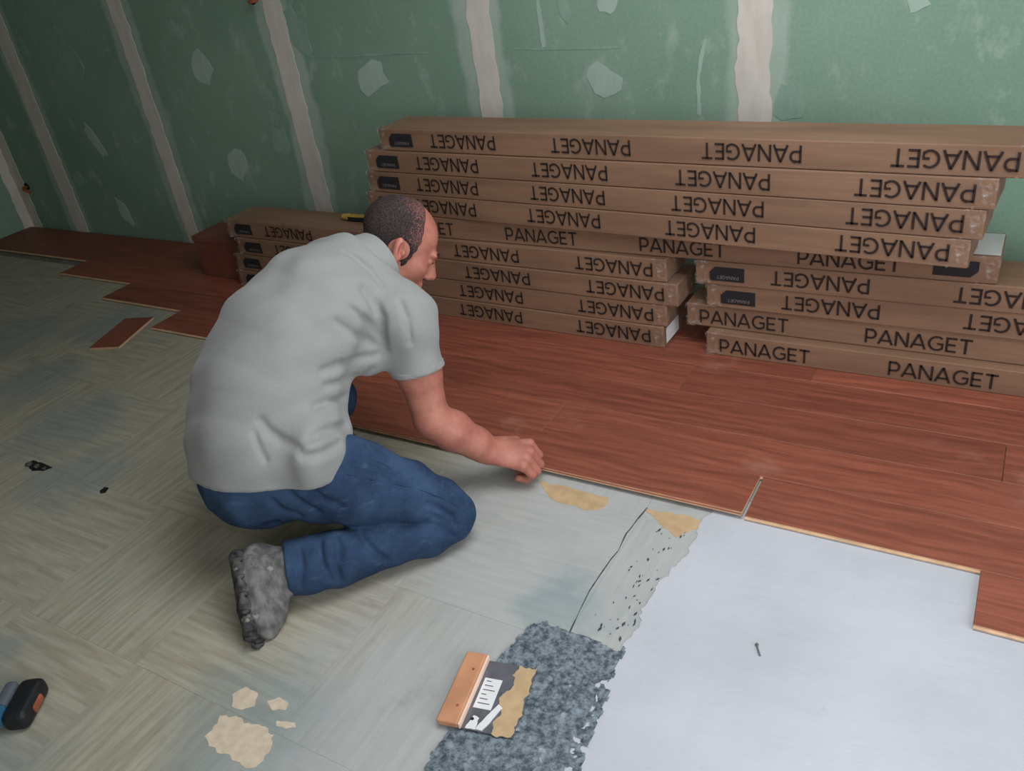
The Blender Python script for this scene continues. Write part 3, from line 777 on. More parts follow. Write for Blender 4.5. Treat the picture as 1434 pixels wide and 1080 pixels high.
# ------------------------------------------------------------------ the person: signed-distance modelling, one continuous surface per part
def A3(v): return np.array([v[0], v[1], v[2]], float)
def PX(u, v, d): return A3(at(u, v, d))
def smin(a, b, k):
    h = np.maximum(k-np.abs(a-b), 0.0)/k
    return np.minimum(a, b) - h*h*k*0.25
def smax(a, b, k): return -smin(-a, -b, k)
def capsule(P, a, b, ra, rb):
    ab = b-a; t = np.clip(((P-a)@ab)/(ab@ab), 0, 1)
    return np.linalg.norm(P-a-t[:, None]*ab, axis=1) - (ra+(rb-ra)*t)
def chain(P, pts, rs, k=0.0):
    d = None
    for i in range(len(pts)-1):
        e = capsule(P, pts[i], pts[i+1], rs[i], rs[i+1])
        d = e if d is None else (np.minimum(d, e) if k == 0 else smin(d, e, k))
    return d
def nrm(v): return v/np.linalg.norm(v)
def ellip(P, c, axes, rad):
    q = (P-c)@np.array(axes).T/np.array(rad)
    k0 = np.linalg.norm(q, axis=1); k1 = np.linalg.norm(q/np.array(rad), axis=1)
    return k0*(k0-1.0)/np.maximum(k1, 1e-6)
def etube(P, secs):
    "secs: (centre, half width along lat, half depth, lat)"
    d = None
    for (c0, w0, d0, l0), (c1, w1, d1, l1) in zip(secs[:-1], secs[1:]):
        ab = c1-c0; L = np.linalg.norm(ab); ax = ab/L
        t = np.clip(((P-c0)@ab)/(L*L), 0, 1); ts = t[:, None]
        q = P-c0-ts*ab
        lat = l0+(l1-l0)*ts; lat = lat-(lat@ax)[:, None]*ax; lat /= np.linalg.norm(lat, axis=1)[:, None]
        dep = np.cross(np.broadcast_to(ax, lat.shape), lat)
        w_ = w0+(w1-w0)*t; h_ = d0+(d1-d0)*t; mn = np.minimum(w_, h_)
        x = (q*lat).sum(1)/w_; y = (q*dep).sum(1)/h_; z = (q@ax)/mn
        e = (np.sqrt(x*x+y*y+z*z)-1.0)*mn
        d = e if d is None else np.minimum(d, e)
    return d

def surface_nets(name, sdf, lo, hi, h, mat, parent, B=14):
    lo = np.array(lo, float); hi = np.array(hi, float)
    n = np.ceil((hi-lo)/(h*B)).astype(int)
    gi = np.stack(np.meshgrid(*[np.arange(k) for k in n], indexing='ij'), -1).reshape(-1, 3)
    cen = lo + (gi+0.5)*B*h
    keep = np.abs(sdf(cen)) < B*h*1.35
    gi = gi[keep]
    k = B+1
    loc = np.stack(np.meshgrid(np.arange(k), np.arange(k), np.arange(k), indexing='ij'), -1).reshape(-1, 3)
    big = (n*B+4).astype(np.int64)
    def gid(ijk): return (ijk[..., 0]*big[1]+ijk[..., 1])*big[2]+ijk[..., 2]
    corners = np.array([[i, j, l] for i in (0, 1) for j in (0, 1) for l in (0, 1)])
    edges = [(a, b) for a in range(8) for b in range(a+1, 8) if np.abs(corners[a]-corners[b]).sum() == 1]
    ids = []; pos = []; quads = []
    CH_ = 60
    for s in range(0, len(gi), CH_):
        g = gi[s:s+CH_]
        ijk = g[:, None, :]*B + loc[None]
        D = sdf((lo+ijk.reshape(-1, 3)*h)).reshape(len(g), k, k, k)
        c8 = np.stack([D[:, a:a+B, b:b+B, c:c+B] for a, b, c in corners], -1)
        neg = c8 < 0
        act = neg.any(-1) & ~neg.all(-1)
        w_ = np.argwhere(act)
        if len(w_) == 0: continue
        v8 = c8[act]
        acc = np.zeros((len(v8), 3)); cnt = np.zeros(len(v8))
        for a, b in edges:
            m_ = (v8[:, a] < 0) != (v8[:, b] < 0)
            t = np.where(m_, v8[:, a]/np.where(m_, v8[:, a]-v8[:, b], 1), 0)
            acc += np.where(m_[:, None], corners[a]+(corners[b]-corners[a])*t[:, None], 0); cnt += m_
        cell = g[w_[:, 0]]*B + w_[:, 1:]
        pos.append(lo+(cell+acc/cnt[:, None])*h); ids.append(gid(cell+1))
        for ax_ in range(3):
            sl0 = [slice(None)]+[slice(0, B)]*3; sl1 = list(sl0); sl1[ax_+1] = slice(1, B+1)
            a0 = D[tuple(sl0)] < 0; a1 = D[tuple(sl1)] < 0
            e_ = np.argwhere(a0 != a1)
            if len(e_) == 0: continue
            flip = a0[tuple(e_.T)]
            c0 = g[e_[:, 0]]*B + e_[:, 1:] + 1
            o1 = np.zeros(3, int); o1[(ax_+1) % 3] = 1; o2 = np.zeros(3, int); o2[(ax_+2) % 3] = 1
            q = np.stack([gid(c0), gid(c0-o1), gid(c0-o1-o2), gid(c0-o2)], -1)
            q[~flip] = q[~flip][:, ::-1]
            quads.append(q)
    ids = np.concatenate(ids); pos = np.concatenate(pos); quads = np.concatenate(quads)
    order = np.argsort(ids); ids = ids[order]; pos = pos[order]
    ix = np.searchsorted(ids, quads); ix = np.clip(ix, 0, len(ids)-1)
    ok = (ids[ix] == quads).all(1); ix = ix[ok]
    me = bpy.data.meshes.new(name)
    me.vertices.add(len(pos)); me.vertices.foreach_set('co', pos.astype(np.float32).ravel())
    me.loops.add(len(ix)*4); me.loops.foreach_set('vertex_index', ix.astype(np.int32).ravel())
    me.polygons.add(len(ix)); me.polygons.foreach_set('loop_start', np.arange(0, len(ix)*4, 4, dtype=np.int32))
    me.polygons.foreach_set('loop_total', np.full(len(ix), 4, dtype=np.int32))
    me.update(calc_edges=True); me.validate()
    o = link(name, me, mat, None, smooth=True)
    if parent:
        o.parent = parent
        if parent.type == 'EMPTY': o.matrix_parent_inverse = Matrix.Translation(parent.location).inverted()
    return o

def pick(sdf, u, v, t0=1.7, t1=3.0):
    d = nrm(A3(CAM_F + CAM_R*((u-717.0)/FPX) - CAM_U*((v-540.0)/FPX))); C = A3(CAM_C)
    ts = np.arange(t0, t1, 0.004); s = sdf(C+ts[:, None]*d)
    w_ = np.argwhere(s < 0)
    return None if len(w_) == 0 else C + ts[w_[0, 0]]*d

def with_folds(sdf, folds):
    "cut soft creases along lines that lie on the surface"
    gs = []
    for line, r, k in folds:
        pts = [pick(sdf, u, v) for u, v in line]; pts = [q for q in pts if q is not None]
        if len(pts) > 1: gs.append((pts, r, k))
    def f(P):
        d = sdf(P)
        near = np.abs(d) < 0.06
        if near.any():
            Q = P[near]; dd = d[near]
            for pts, r, k in gs:
                n_ = len(pts); rs = [r*(0.35+0.65*math.sin(math.pi*(i+0.5)/n_)) for i in range(n_)]
                g = chain(Q, pts, rs)
                dd = smax(dd, -g, k)
            d = d.copy(); d[near] = dd
        return d
    return f

r_, u_, f_ = A3(CAM_R), A3(CAM_U), A3(CAM_F)
LAT = nrm(np.array([-0.94, 0.34, 0.0])); LATP = nrm(np.array([-0.80, 0.60, 0.0]))
UP = np.array([0., 0., 1.])
sh_R = PX(566, 446, 2.29); sh_L = PX(462, 378, 2.50)
elb_R = PX(605, 588, 2.385); wr_R = PX(686, 631, 2.485)
elb_L = PX(415, 470, 2.60); wr_L = PX(428, 520, 2.56)
hip_R = PX(400, 648, 2.235); kn_R = PX(630, 716, 2.305); an_R = PX(392, 792, 2.18)
hip_L = PX(398, 590, 2.40); kn_L = PX(460, 556, 2.545)
ft_L = np.array([2.36, -1.56, 0.11]); 
neck0 = PX(498, 378, 2.355); 

# ---- head frame
tilt, away, nod = math.radians(23), math.radians(24), math.radians(10)
e1 = math.cos(tilt)*r_ - math.sin(tilt)*u_; e2 = math.sin(tilt)*r_ + math.cos(tilt)*u_
HF = math.cos(away)*e1 + math.sin(away)*f_
HU = math.cos(nod)*e2 - math.sin(nod)*f_; HU = nrm(HU - (HU@HF)*HF)
HS = np.cross(HF, HU); HS = HS if HS@f_ < 0 else -HS      # towards the right ear
HC = PX(558, 344, 2.40); HK = 1.06
def hp(f, u, s): return HC + HK*(f*HF + u*HU + s*HS)
AX = (HF, HU, HS)
def he(P, c, rad): return ellip(P, hp(*c), AX, [x*HK for x in rad])
def hc(P, a, b, ra, rb): return capsule(P, hp(*a), hp(*b), ra*HK, rb*HK)
neck1 = hp(-0.035, -0.045, 0)
def head_sdf(P):
    d = he(P, (-0.012, 0.043, 0), (0.100, 0.084, 0.077))
    d = smin(d, he(P, (0.030, 0.0, 0), (0.066, 0.088, 0.063)), 0.03)
    d = smin(d, he(P, (0.036, -0.062, 0), (0.060, 0.050, 0.052)), 0.03)
    d = smin(d, he(P, (0.082, -0.100, 0), (0.020, 0.018, 0.024)), 0.03)
    for s in (-1, 1):
        d = smin(d, he(P, (0.060, -0.030, s*0.038), (0.028, 0.026, 0.024)), 0.025)
        d = smax(d, -he(P, (0.104, -0.002, s*0.034), (0.020, 0.013, 0.018)), 0.014)
        d = smin(d, hc(P, (0.090, 0.019, s*0.044), (0.099, 0.019, s*0.014), 0.009, 0.010), 0.014)
        d = smin(d, he(P, (0.085, 0.000, s*0.033), (0.013, 0.013, 0.014)), 0.004)
        d = smin(d, hc(P, (0.106, -0.044, s*0.012), (0.102, -0.044, s*0.014), 0.008, 0.006), 0.008)
    d = smin(d, hc(P, (0.094, 0.010, 0), (0.119, -0.036, 0), 0.010, 0.0135), 0.016)
    d = smin(d, hc(P, (0.094, -0.068, -0.016), (0.094, -0.068, 0.016), 0.0085, 0.0085), 0.010)
    d = smin(d, hc(P, (0.094, -0.082, -0.014), (0.094, -0.082, 0.014), 0.009, 0.009), 0.010)
    for s in (-1, 1):
        eax = (nrm(HF*0.95+HU*0.20+HS*s*0.12), nrm(HU*0.96-HF*0.24), nrm(HS*s-HF*0.25))
        e = ellip(P, hp(-0.014, -0.006, s*0.079), eax, [0.0140*HK, 0.033*HK, 0.012*HK])
        e = smax(e, -ellip(P, hp(-0.008, -0.004, s*0.090), eax, [0.0085*HK, 0.021*HK, 0.015*HK]), 0.003)
        e = smin(e, ellip(P, hp(0.002, -0.010, s*0.078), eax, [0.006*HK, 0.008*HK, 0.008*HK]), 0.005)
        d = smin(d, e, 0.006)
    return d

# ---- hands
def hand_sdf(wr, H, N, mirror=1.0, curl=(58, 128, 185), k=1.32, spread=0.0):
    H = nrm(H); N = nrm(N-(N@H)*H); V = np.cross(H, N)*mirror
    def q(x, y, z): return wr + k*(x*H + y*V + z*N)
    parts = []
    ys = (-0.033, -0.011, 0.011, 0.031); ln = (0.043, 0.048, 0.045, 0.036); bx_ = (0.086, 0.090, 0.087, 0.080)
    for y, L, b in zip(ys, ln, bx_):
        pts = [q(b-0.016, y*0.92, 0.0)]; x, z = b, 0.003
        pts.append(q(x, y, z))
        cur = 0
        for j, (a, s) in enumerate(zip(curl, (1.0, 0.66, 0.52))):
            an = math.radians(a - (6 if y > 0.02 else 0)); x += math.cos(an)*L*s; z -= math.sin(an)*L*s
            pts.append(q(x, y*(1+spread), z))
        parts.append((pts, [0.0095*k, 0.0112*k, 0.0100*k, 0.0092*k, 0.0082*k]))
    th = ([q(0.018, -0.028, -0.006), q(0.050, -0.050, -0.018), q(0.080, -0.048, -0.030), q(0.100, -0.036, -0.038)], [0.016*k, 0.0135*k, 0.0115*k, 0.0095*k])
    pal = [(q(-0.012, 0, 0), 0.030*k, 0.022*k, V), (q(0.030, 0, 0), 0.039*k, 0.020*k, V), (q(0.078, -0.001, 0.001), 0.041*k, 0.0155*k, V)]
    bc = q(0.06, 0, -0.01)
    def f(P):
        d = np.full(len(P), 1.0)
        m = np.linalg.norm(P-bc, axis=1) < 0.24
        d[~m] = np.linalg.norm(P[~m]-bc, axis=1)-0.16
        if m.any():
            Q = P[m]
            e = etube(Q, pal)
            fing = None
            for pts, rs in parts:
                c = chain(Q, pts, rs, 0.004)
                fing = c if fing is None else smin(fing, c, 0.0035)
            e = smin(e, fing, 0.012)
            e = smin(e, chain(Q, th[0], th[1], 0.004), 0.014)
            d[m] = e
        return d
    return f
hR = hand_sdf(wr_R, PX(742, 639, 2.475)-wr_R, UP*0.9 - f_*0.35)
hL = hand_sdf(wr_L, PX(440, 570, 2.56)-wr_L, UP+np.array([0.2, 0.4, 0]), mirror=-1.0, curl=(25, 55, 80))

def torso_sections(s):
    return [(PX(376, 668, 2.295), 0.222*s, 0.200*s, LATP), (PX(370, 612, 2.29), 0.232*s, 0.204*s, LATP), (PX(377, 548, 2.285), 0.230*s, 0.196*s, LAT),
            (PX(402, 478, 2.29), 0.226*s, 0.178*s, LAT), (PX(444, 424, 2.315), 0.214*s, 0.152*s, LAT), (PX(488, 388, 2.35), 0.130*s, 0.100*s, LAT)]
TS_IN = torso_sections(0.80)[1:]
def body_sdf(P):
    d = smin(head_sdf(P), chain(P, [neck0, neck1], [0.066, 0.060]), 0.03)
    t = etube(P, TS_IN)
    t = smin(t, chain(P, [sh_R, neck0, sh_L], [0.052, 0.07, 0.052]), 0.06)
    d = smin(d, t, 0.04)
    mid = elb_R*0.5+sh_R*0.5
    arm = chain(P, [sh_R, mid+np.array([0.0, 0, 0.0]), elb_R], [0.066, 0.060, 0.050], 0.03)
    fm = elb_R*0.66+wr_R*0.34
    fore = chain(P, [elb_R, fm, elb_R*0.25+wr_R*0.75, wr_R], [0.050, 0.054, 0.043, 0.038], 0.03)
    a = smin(arm, fore, 0.02)
    a = smin(a, hR(P), 0.02)
    d = smin(d, a, 0.03)
    aL = chain(P, [sh_L, elb_L, wr_L], [0.055, 0.042, 0.029], 0.02)
    d = smin(d, smin(aL, hL(P), 0.02), 0.03)
    legs = chain(P, [hip_R, PX(502, 675, 2.245), PX(626, 712, 2.30)], [0.080, 0.075, 0.038], 0.02)
    legs = np.minimum(legs, chain(P, [PX(630, 724, 2.30), PX(545, 764, 2.25), PX(470, 784, 2.21), PX(400, 797, 2.182)], [0.036, 0.036, 0.045, 0.042], 0.02))
    legs = np.minimum(legs, chain(P, [hip_L, kn_L, ft_L], [0.070, 0.040, 0.034], 0.02))
    return smin(d, legs, 0.05)

TS_OUT = torso_sections(1.0)
SL_C = PX(583, 520, 2.325); SL_N = nrm(elb_R-sh_R)
SLL_C = sh_L*0.45+elb_L*0.55; SLL_N = nrm(elb_L-sh_L)
hem_pts = [PX(272, 642, 2.34), PX(400, 684, 2.10), PX(488, 645, 2.26)]
hem_n = nrm(np.cross(hem_pts[1]-hem_pts[0], hem_pts[2]-hem_pts[0])); hem_n = hem_n if hem_n[2] > 0 else -hem_n
NK_N = nrm(neck1-neck0)
def shirt_raw(P):
    t = etube(P, TS_OUT)
    t = smin(t, chain(P, [sh_R, neck0-NK_N*0.02, sh_L], [0.074, 0.098, 0.078]), 0.07)
    t = smin(t, ellip(P, PX(450, 632, 2.215), (r_, u_, f_), [0.078, 0.130, 0.185]), 0.05)
    t = smin(t, ellip(P, PX(395, 640, 2.24), (r_, u_, f_), [0.13, 0.11, 0.165]), 0.05)
    t = smin(t, ellip(P, PX(515, 497, 2.30), (r_, u_, f_), [0.045, 0.06, 0.05]), 0.05)
    s = chain(P, [sh_R, sh_R*0.45+elb_R*0.55, elb_R], [0.083, 0.070, 0.066], 0.02)
    s = np.maximum(s, (P-SL_C)@SL_N)
    t = smin(t, s, 0.055)
    sl = np.maximum(chain(P, [sh_L, elb_L], [0.083, 0.072]), (P-SLL_C)@SLL_N)
    t = smin(t, sl, 0.05)
    # soft cloth waves
    wv = 0.0026*np.sin(P@np.array([31., -22., 26.])+2.0*np.sin(P@np.array([11., 17., -9.]))) + 0.0016*np.sin(P@np.array([-40., 37., 52.])+1.7)
    t = t + wv
    t = smax(t, -((P-hem_pts[0])@hem_n), 0.006)
    q = P-neck0; tn = q@NK_N; rad = np.linalg.norm(q-tn[:, None]*NK_N, axis=1)
    t = smax(t, np.minimum(tn-0.030, 0.112-rad), 0.01)
    return t
FOLDS = [
    ([(509, 405), (524, 424), (533, 446), (534, 468), (538, 492)], 0.009, 0.022), ([(490, 431), (504, 443), (517, 454), (535, 476)], 0.005, 0.018),
    ([(470, 450), (495, 468), (515, 478), (534, 488)], 0.004, 0.018), ([(452, 519), (475, 510), (500, 503), (530, 497)], 0.006, 0.020),
    ([(456, 540), (478, 535), (505, 527), (520, 518)], 0.005, 0.018), ([(434, 613), (450, 606), (468, 600), (486, 595)], 0.010, 0.020),
    ([(366, 590), (376, 604), (392, 616), (418, 628)], 0.006, 0.022), ([(356, 606), (362, 625), (372, 645)], 0.002, 0.016),
    ([(440, 570), (460, 562), (485, 556)], 0.004, 0.018),
    ([(425, 640), (450, 636), (476, 622)], 0.008, 0.020), ([(480, 352), (500, 362), (520, 380), (535, 400)], 0.006, 0.012),
    ([(560, 420), (572, 450), (575, 480)], 0.003, 0.018),
]
shirt_sdf = with_folds(shirt_raw, FOLDS)

def jeans_raw(P):
    th = [PX(398, 650, 2.235), PX(450, 664, 2.235), PX(502, 677, 2.245), PX(568, 690, 2.270), PX(618, 708, 2.300), PX(637, 718, 2.308)]
    d = chain(P, th, [0.128, 0.126, 0.113, 0.086, 0.068, 0.058], 0.02)
    cf = [PX(634, 732, 2.300), PX(600, 750, 2.280), PX(545, 762, 2.250), PX(470, 782, 2.210), PX(430, 792, 2.195), PX(396, 797, 2.182)]
    c = chain(P, cf, [0.053, 0.055, 0.061, 0.074, 0.073, 0.076], 0.015)
    d = smin(d, c, 0.006)
    d = smin(d, ellip(P, PX(360, 656, 2.285), (nrm(np.cross(LATP, UP)), UP, LATP), [0.158, 0.160, 0.180]), 0.05)
    l = chain(P, [hip_L, kn_L, ft_L], [0.115, 0.078, 0.062], 0.03)
    d = smin(d, l, 0.04)
    d = d + 0.0020*np.sin(P@np.array([45., -38., 30.])+2.2*np.sin(P@np.array([21., 15., -19.]))) + 0.0012*np.sin(P@np.array([-70., 61., 44.]))
    cutn = nrm(PX(385, 800, 2.178)-PX(430, 792, 2.195))
    d = smax(d, (P-PX(400, 797, 2.183))@cutn, 0.004) if False else np.where(np.linalg.norm(P-PX(396, 797, 2.182), axis=1) < 0.13, smax(d, (P-PX(402, 797, 2.183))@cutn, 0.004), d)
    cutl = -UP
    d = np.where(np.linalg.norm(P-ft_L, axis=1) < 0.12, np.maximum(d, 0.10-P[:, 2]), d)
    return smax(d, -(P[:, 2]-0.0035), 0.008)
JF = [
    ([(598, 705), (615, 712), (632, 724), (640, 738)], 0.007, 0.012), ([(606, 722), (620, 728), (634, 740)], 0.006, 0.012), ([(612, 738), (626, 744), (636, 752)], 0.006, 0.012),
    ([(505, 748), (514, 762), (526, 776), (540, 784)], 0.008, 0.016), ([(470, 752), (476, 772), (470, 795), (476, 815)], 0.009, 0.018), ([(448, 760), (450, 785), (462, 812)], 0.007, 0.016),
    ([(420, 770), (424, 795), (420, 822)], 0.006, 0.014), ([(430, 680), (455, 700), (478, 708)], 0.006, 0.016), ([(405, 690), (425, 706), (445, 716)], 0.006, 0.016),
    ([(495, 650), (520, 655), (560, 672)], 0.006, 0.018), ([(520, 640), (545, 650), (575, 668)], 0.005, 0.016), ([(380, 700), (395, 715), (420, 722)], 0.006, 0.016),
]
jeans_sdf = with_folds(jeans_raw, JF)

# ---- boots
def boot_frames(pts, lat): return pts, lat
LATB = nrm(np.array([-0.72, 0.69, 0.0]))
bt = [PX(356, 786, 2.165), PX(362, 826, 2.140), PX(371, 866, 2.130), PX(380, 884, 2.140), PX(392, 884, 2.160)]
def boot_sdf(P):
    d = etube(P, [(bt[0], 0.043, 0.044, LATB), (bt[1], 0.046, 0.048, LATB), (bt[2], 0.050, 0.042, LATB), (bt[3], 0.046, 0.036, LATB), (bt[4], 0.034, 0.030, LATB)])
    d = smin(d, chain(P, [PX(364, 796, 2.165), PX(390, 796, 2.18), PX(412, 797, 2.185)], [0.052, 0.057, 0.055]), 0.03)
    d = smin(d, chain(P, [PX(392, 796, 2.165), PX(386, 850, 2.135)], [0.040, 0.032]), 0.03)
    d = d + 0.0018*np.sin(P@np.array([60., 70., 95.])+2*np.sin(P@np.array([40., -30., 50.])))
    return smax(d, -(P[:, 2]-0.006), 0.008)
sl_ = [PX(334, 782, 2.155), PX(339, 812, 2.140), PX(345, 850, 2.122), PX(354, 880, 2.118), PX(367, 893, 2.125)]
def sole_sdf(P):
    d = etube(P, [(sl_[0], 0.046, 0.019, LATB), (sl_[1], 0.044, 0.018, LATB), (sl_[2], 0.050, 0.018, LATB), (sl_[3], 0.052, 0.018, LATB), (sl_[4], 0.044, 0.017, LATB)])
    ax_ = nrm(sl_[3]-sl_[0])
    lug = np.maximum(np.sin((P@ax_)*2*math.pi/0.022), 0.6*np.sin((P@LATB)*2*math.pi/0.034))
    d = d - 0.004*np.clip(lug*2, -1, 1)
    return smax(d, -(P[:, 2]-0.003), 0.004)

# ---- materials
def mat_skin():
    m = NT('skin'); P = m.pos()
    col = m.mix(m.ramp(m.noise(P, 16, 4), 0.3, 0.7), lin((168, 104, 90)), lin((184, 122, 103)))
    col = m.mix(m.math('MULTIPLY', m.ramp(m.noise(P, 60, 3), 0.45, 0.7), 0.25), col, lin((150, 84, 74)))
    m.color(col); m.rough(0.5); m.set(m.b, 'Specular IOR Level', 0.35)
    m.set(m.b, 'Subsurface Weight', 0.08); m.b.inputs['Subsurface Radius'].default_value = (0.01, 0.004, 0.002)
    m.bump(m.noise(P, 160, 3), 0.12, 0.002)
    return m.mat
def mat_shirt():
    m = NT('grey_pique_knit'); P = m.pos()
    f = m.noise(P, 420, 2); g = m.noise(P, 9, 3)
    col = m.mix(m.ramp(f, 0.35, 0.65), lin((140, 141, 138)), lin((148, 149, 145)))
    col = m.mix(m.math('MULTIPLY', m.ramp(g, 0.4, 0.7), 0.2), col, lin((134, 136, 135)))
    m.color(col); m.rough(0.95); m.set(m.b, 'Specular IOR Level', 0.1); m.set(m.b, 'Sheen Weight', 0.15)
    m.bump(m.math('ADD', m.math('MULTIPLY', f, 0.05), m.noise(P, 24, 4)), 0.12, 0.008)
    return m.mat
def mat_jeans():
    m = NT('blue_denim'); P = m.pos()
    f = m.noise(m.mapping(P, (1, 1, 1), rot=(0.4, 0.3, 0.8)), 300, 2); g = m.noise(P, 8, 4)
    col = m.mix(m.ramp(g, 0.32, 0.70), lin((40, 56, 80)), lin((58, 79, 106)))
    col = m.mix(m.math('MULTIPLY', m.ramp(f, 0.45, 0.7), 0.08), col, lin((96, 122, 150)))
    w_ = m.ramp(m.noise(m.mapping(P, (1, 1, 3)), 22, 5, 0.65), 0.56, 0.74)
    col = m.mix(m.math('MULTIPLY', w_, 0.22), col, lin((104, 126, 152)))
    m.color(col); m.rough(0.9); m.set(m.b, 'Specular IOR Level', 0.12)
    m.bump(m.math('ADD', m.math('MULTIPLY', f, 0.3), m.noise(P, 40, 4)), 0.25, 0.006)
    return m.mat
def mat_boot(name, a, b):
    m = NT(name); P = m.pos()
    f = m.noise(m.mapping(P, (2.0, 2.0, 0.7)), 22, 5, 0.55)
    col = m.mix(m.ramp(f, 0.32, 0.68), lin(a), lin(b))
    col = m.mix(m.math('MULTIPLY', m.ramp(m.noise(P, 33, 4), 0.60, 0.72), 0.4), col, lin((190, 186, 176)))
    m.color(col); m.rough(0.85); m.bump(f, 0.4, 0.006)
    return m.mat
def mat_hair():
    m = NT('short_dark_hair'); P = m.pos()
    g = m.noise(m.mapping(P, (1, 1, 1)), 240, 3); t = m.noise(P, 14, 3)
    col = m.mix(m.ramp(g, 0.35, 0.65), lin((30, 24, 24)), lin((66, 52, 50)))
    m.color(col); m.rough(0.8); m.bump(g, 0.6, 0.004)
    return m.mat
def mat_thin():
    m = NT('thinning_hair'); P = m.pos()
    g = m.noise(P, 220, 3)
    m.color(m.mix(m.ramp(g, 0.42, 0.62), lin((74, 52, 50)), lin((124, 80, 74)))); m.rough(0.75); m.bump(g, 0.4, 0.003)
    return m.mat
MK = dict(skin=mat_skin(), shirt=mat_shirt(), jeans=mat_jeans(), boot=mat_boot('dusty_grey_leather', (80, 80, 78), (120, 119, 115)),
          sole=mat_boot('dark_rubber_sole', (40, 40, 40), (84, 83, 80)), hair=mat_hair(), thin=mat_thin(), eye=simple('eye_white', (210, 200, 195), 0.3, 0.03), iris=simple('dark_iris', (40, 30, 26), 0.2, 0.05))

base = kn_R.copy()
person = tag(empty('person', (float(base[0]), float(base[1]), 0.002)), 'person in grey polo shirt, blue jeans and dusty boots kneeling to press down a board', 'person')
bpy.context.view_layer.update()
surface_nets('body', body_sdf, (2.15, -2.25, 0.0), (3.20, -0.95, 1.02), 0.0034, MK['skin'], person)
shirt = surface_nets('polo_shirt', shirt_sdf, (2.05, -2.25, 0.10), (3.05, -1.05, 0.95), 0.0055, MK['shirt'], person)
jeans = surface_nets('jeans', jeans_sdf, (2.05, -2.30, -0.02), (3.20, -1.10, 0.60), 0.0055, MK['jeans'], person)
bo = surface_nets('work_boot', boot_sdf, (2.45, -2.35, -0.02), (2.90, -1.85, 0.35), 0.0042, MK['boot'], person)
so = surface_nets('boot_sole', sole_sdf, (2.45, -2.35, -0.02), (2.90, -1.85, 0.35), 0.0036, MK['sole'], bo)
def boot_flat(P):
    t0 = A3((ft_L[0], ft_L[1], 0.06)); fw_ = nrm(np.array([0.10, 0.99, 0.0]))
    d = chain(P, [t0-fw_*0.05, t0+fw_*0.06, t0+fw_*0.13-UP*0.012], [0.044, 0.045, 0.036], 0.02)
    d = smin(d, capsule(P, t0, t0+UP*0.08, 0.048, 0.052), 0.03)
    return smax(d, -(P[:, 2]-0.018), 0.006)
surface_nets('work_boot', boot_flat, (2.2, -1.75, -0.02), (2.7, -1.2, 0.35), 0.006, MK['boot'], person)
# placket of cloth round the neck, sleeve band, hair, brows
CO = neck0*0.45 + neck1*0.55
def collar_sdf(P):
    q = P-(neck0+HF*0.012+HS*0.010); t = q@NK_N
    rad = np.linalg.norm(q-t[:, None]*NK_N, axis=1)
    outer = 0.101 - 0.24*np.clip(t, -0.02, 0.1)
    d = np.abs(rad-outer+0.002)-0.0055
    lat_ = ((P-neck0)@HF)
    top = t-(0.074+0.10*np.clip((P-neck0)@HS, -0.1, 0.1)-0.02*np.clip(lat_, -0.1, 0.1))
    return smax(smax(d, top, 0.006), -(t-0.006), 0.004)
surface_nets('collar', collar_sdf, tuple(neck0-0.17), tuple(neck0+0.17), 0.0034, MK['shirt'], shirt)
def band_sdf(P):
    t = (P-SL_C)@SL_N
    c = chain(P, [sh_R, sh_R*0.45+elb_R*0.55, elb_R], [0.083, 0.070, 0.066], 0.02)
    return smax(smax(np.abs(c+0.002)-0.0032, t-0.003, 0.002), -(t+0.014), 0.002)
surface_nets('sleeve_band', band_sdf, tuple(SL_C-0.13), tuple(SL_C+0.13), 0.003, MK['shirt'], shirt)
def hl(P): q = (P-HC)/HK; return q@HF, q@HU, q@HS
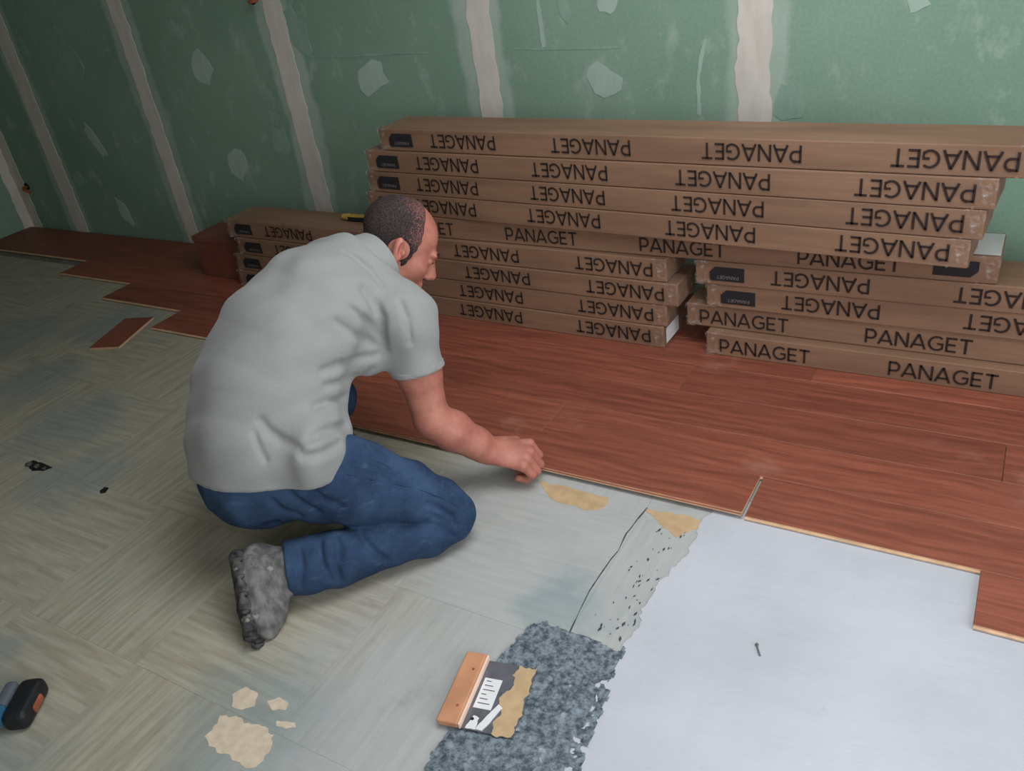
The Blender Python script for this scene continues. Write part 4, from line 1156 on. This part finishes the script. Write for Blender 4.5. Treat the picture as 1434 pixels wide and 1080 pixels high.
def hair_sdf(P, grow=0.0045):
    d = he(P, (-0.012, 0.043, 0), (0.100, 0.084, 0.077))
    d = smin(d, he(P, (0.030, 0.0, 0), (0.066, 0.088, 0.063)), 0.03)
    d = smin(d, chain(P, [neck0, neck1], [0.066, 0.060]), 0.03) - grow
    f, u, s = hl(P)
    wob = 0.0018*np.sin(f*230)+0.0018*np.sin(u*250+s*200)
    front = f-(0.036-0.30*np.maximum(u-0.045, 0)+0.25*np.maximum(0.02-u, 0)*-1)+wob
    low = (-0.028+(f-0.02)*0.52)-u+wob
    side = np.where(f > 0.012, -0.045-u, low)
    d = smax(d, front, 0.004); d = smax(d, side, 0.004)
    for sg in (-1, 1):
        d = smax(d, -(np.linalg.norm(P-hp(-0.012, -0.010, sg*0.082), axis=1)-0.034*HK), 0.006)
    return d
hr = surface_nets('hair', hair_sdf, tuple(HC-0.17), tuple(HC+0.17), 0.003, MK['hair'], person)
hr.data.materials.append(MK['thin'])
cc = np.zeros(len(hr.data.polygons)*3); hr.data.polygons.foreach_get('center', cc); cc = cc.reshape(-1, 3)
f, u, s = hl(cc)
rn = np.random.RandomState(3).rand(len(u)); mi = (0.9*np.clip((f+0.02)/0.05, 0, 1)*np.clip((u-0.0)/0.03, 0, 1) + 0.8*np.clip((u-0.085)/0.03, 0, 1)*np.clip((f+0.07)/0.06, 0, 1)) > rn
hr.data.polygons.foreach_set('material_index', mi.astype(np.int32))
for s in (-1, 1):
    surface_nets('eyebrow', lambda P, s=s: hc(P, (0.093, 0.023, s*0.046), (0.108, 0.024, s*0.014), 0.0045, 0.0055), tuple(hp(0.1, 0.022, s*0.03)-0.05), tuple(hp(0.1, 0.022, s*0.03)+0.05), 0.0025, MK['hair'], person)
    ey = surface_nets('eye', lambda P, s=s: he(P, (0.0905, -0.001, s*0.0335), (0.0095, 0.0045, 0.010)), tuple(hp(0.09, 0, s*0.033)-0.02), tuple(hp(0.09, 0, s*0.033)+0.02), 0.0015, MK['iris'], person)
def goatee(P):
    d = head_sdf(P)-0.003
    m_ = np.minimum(he(P, (0.104, -0.060, 0), (0.020, 0.007, 0.026)), he(P, (0.092, -0.100, 0), (0.026, 0.016, 0.022)))
    return smax(d, m_, 0.003)
surface_nets('goatee', goatee, tuple(hp(0.095, -0.08, 0)-0.06), tuple(hp(0.095, -0.08, 0)+0.06), 0.0025, MK['thin'], person)

seam = [pick(jeans_sdf, u, v) for u, v in [(486, 664), (520, 671), (555, 678), (590, 686), (620, 697), (642, 710)]]
seam = [q for q in seam if q is not None]
surface_nets('side_seam', lambda P: chain(P, seam, [0.0028]*len(seam), 0.004), tuple(np.min(seam, 0)-0.02), tuple(np.max(seam, 0)+0.02), 0.0022, MK['jeans'], jeans)
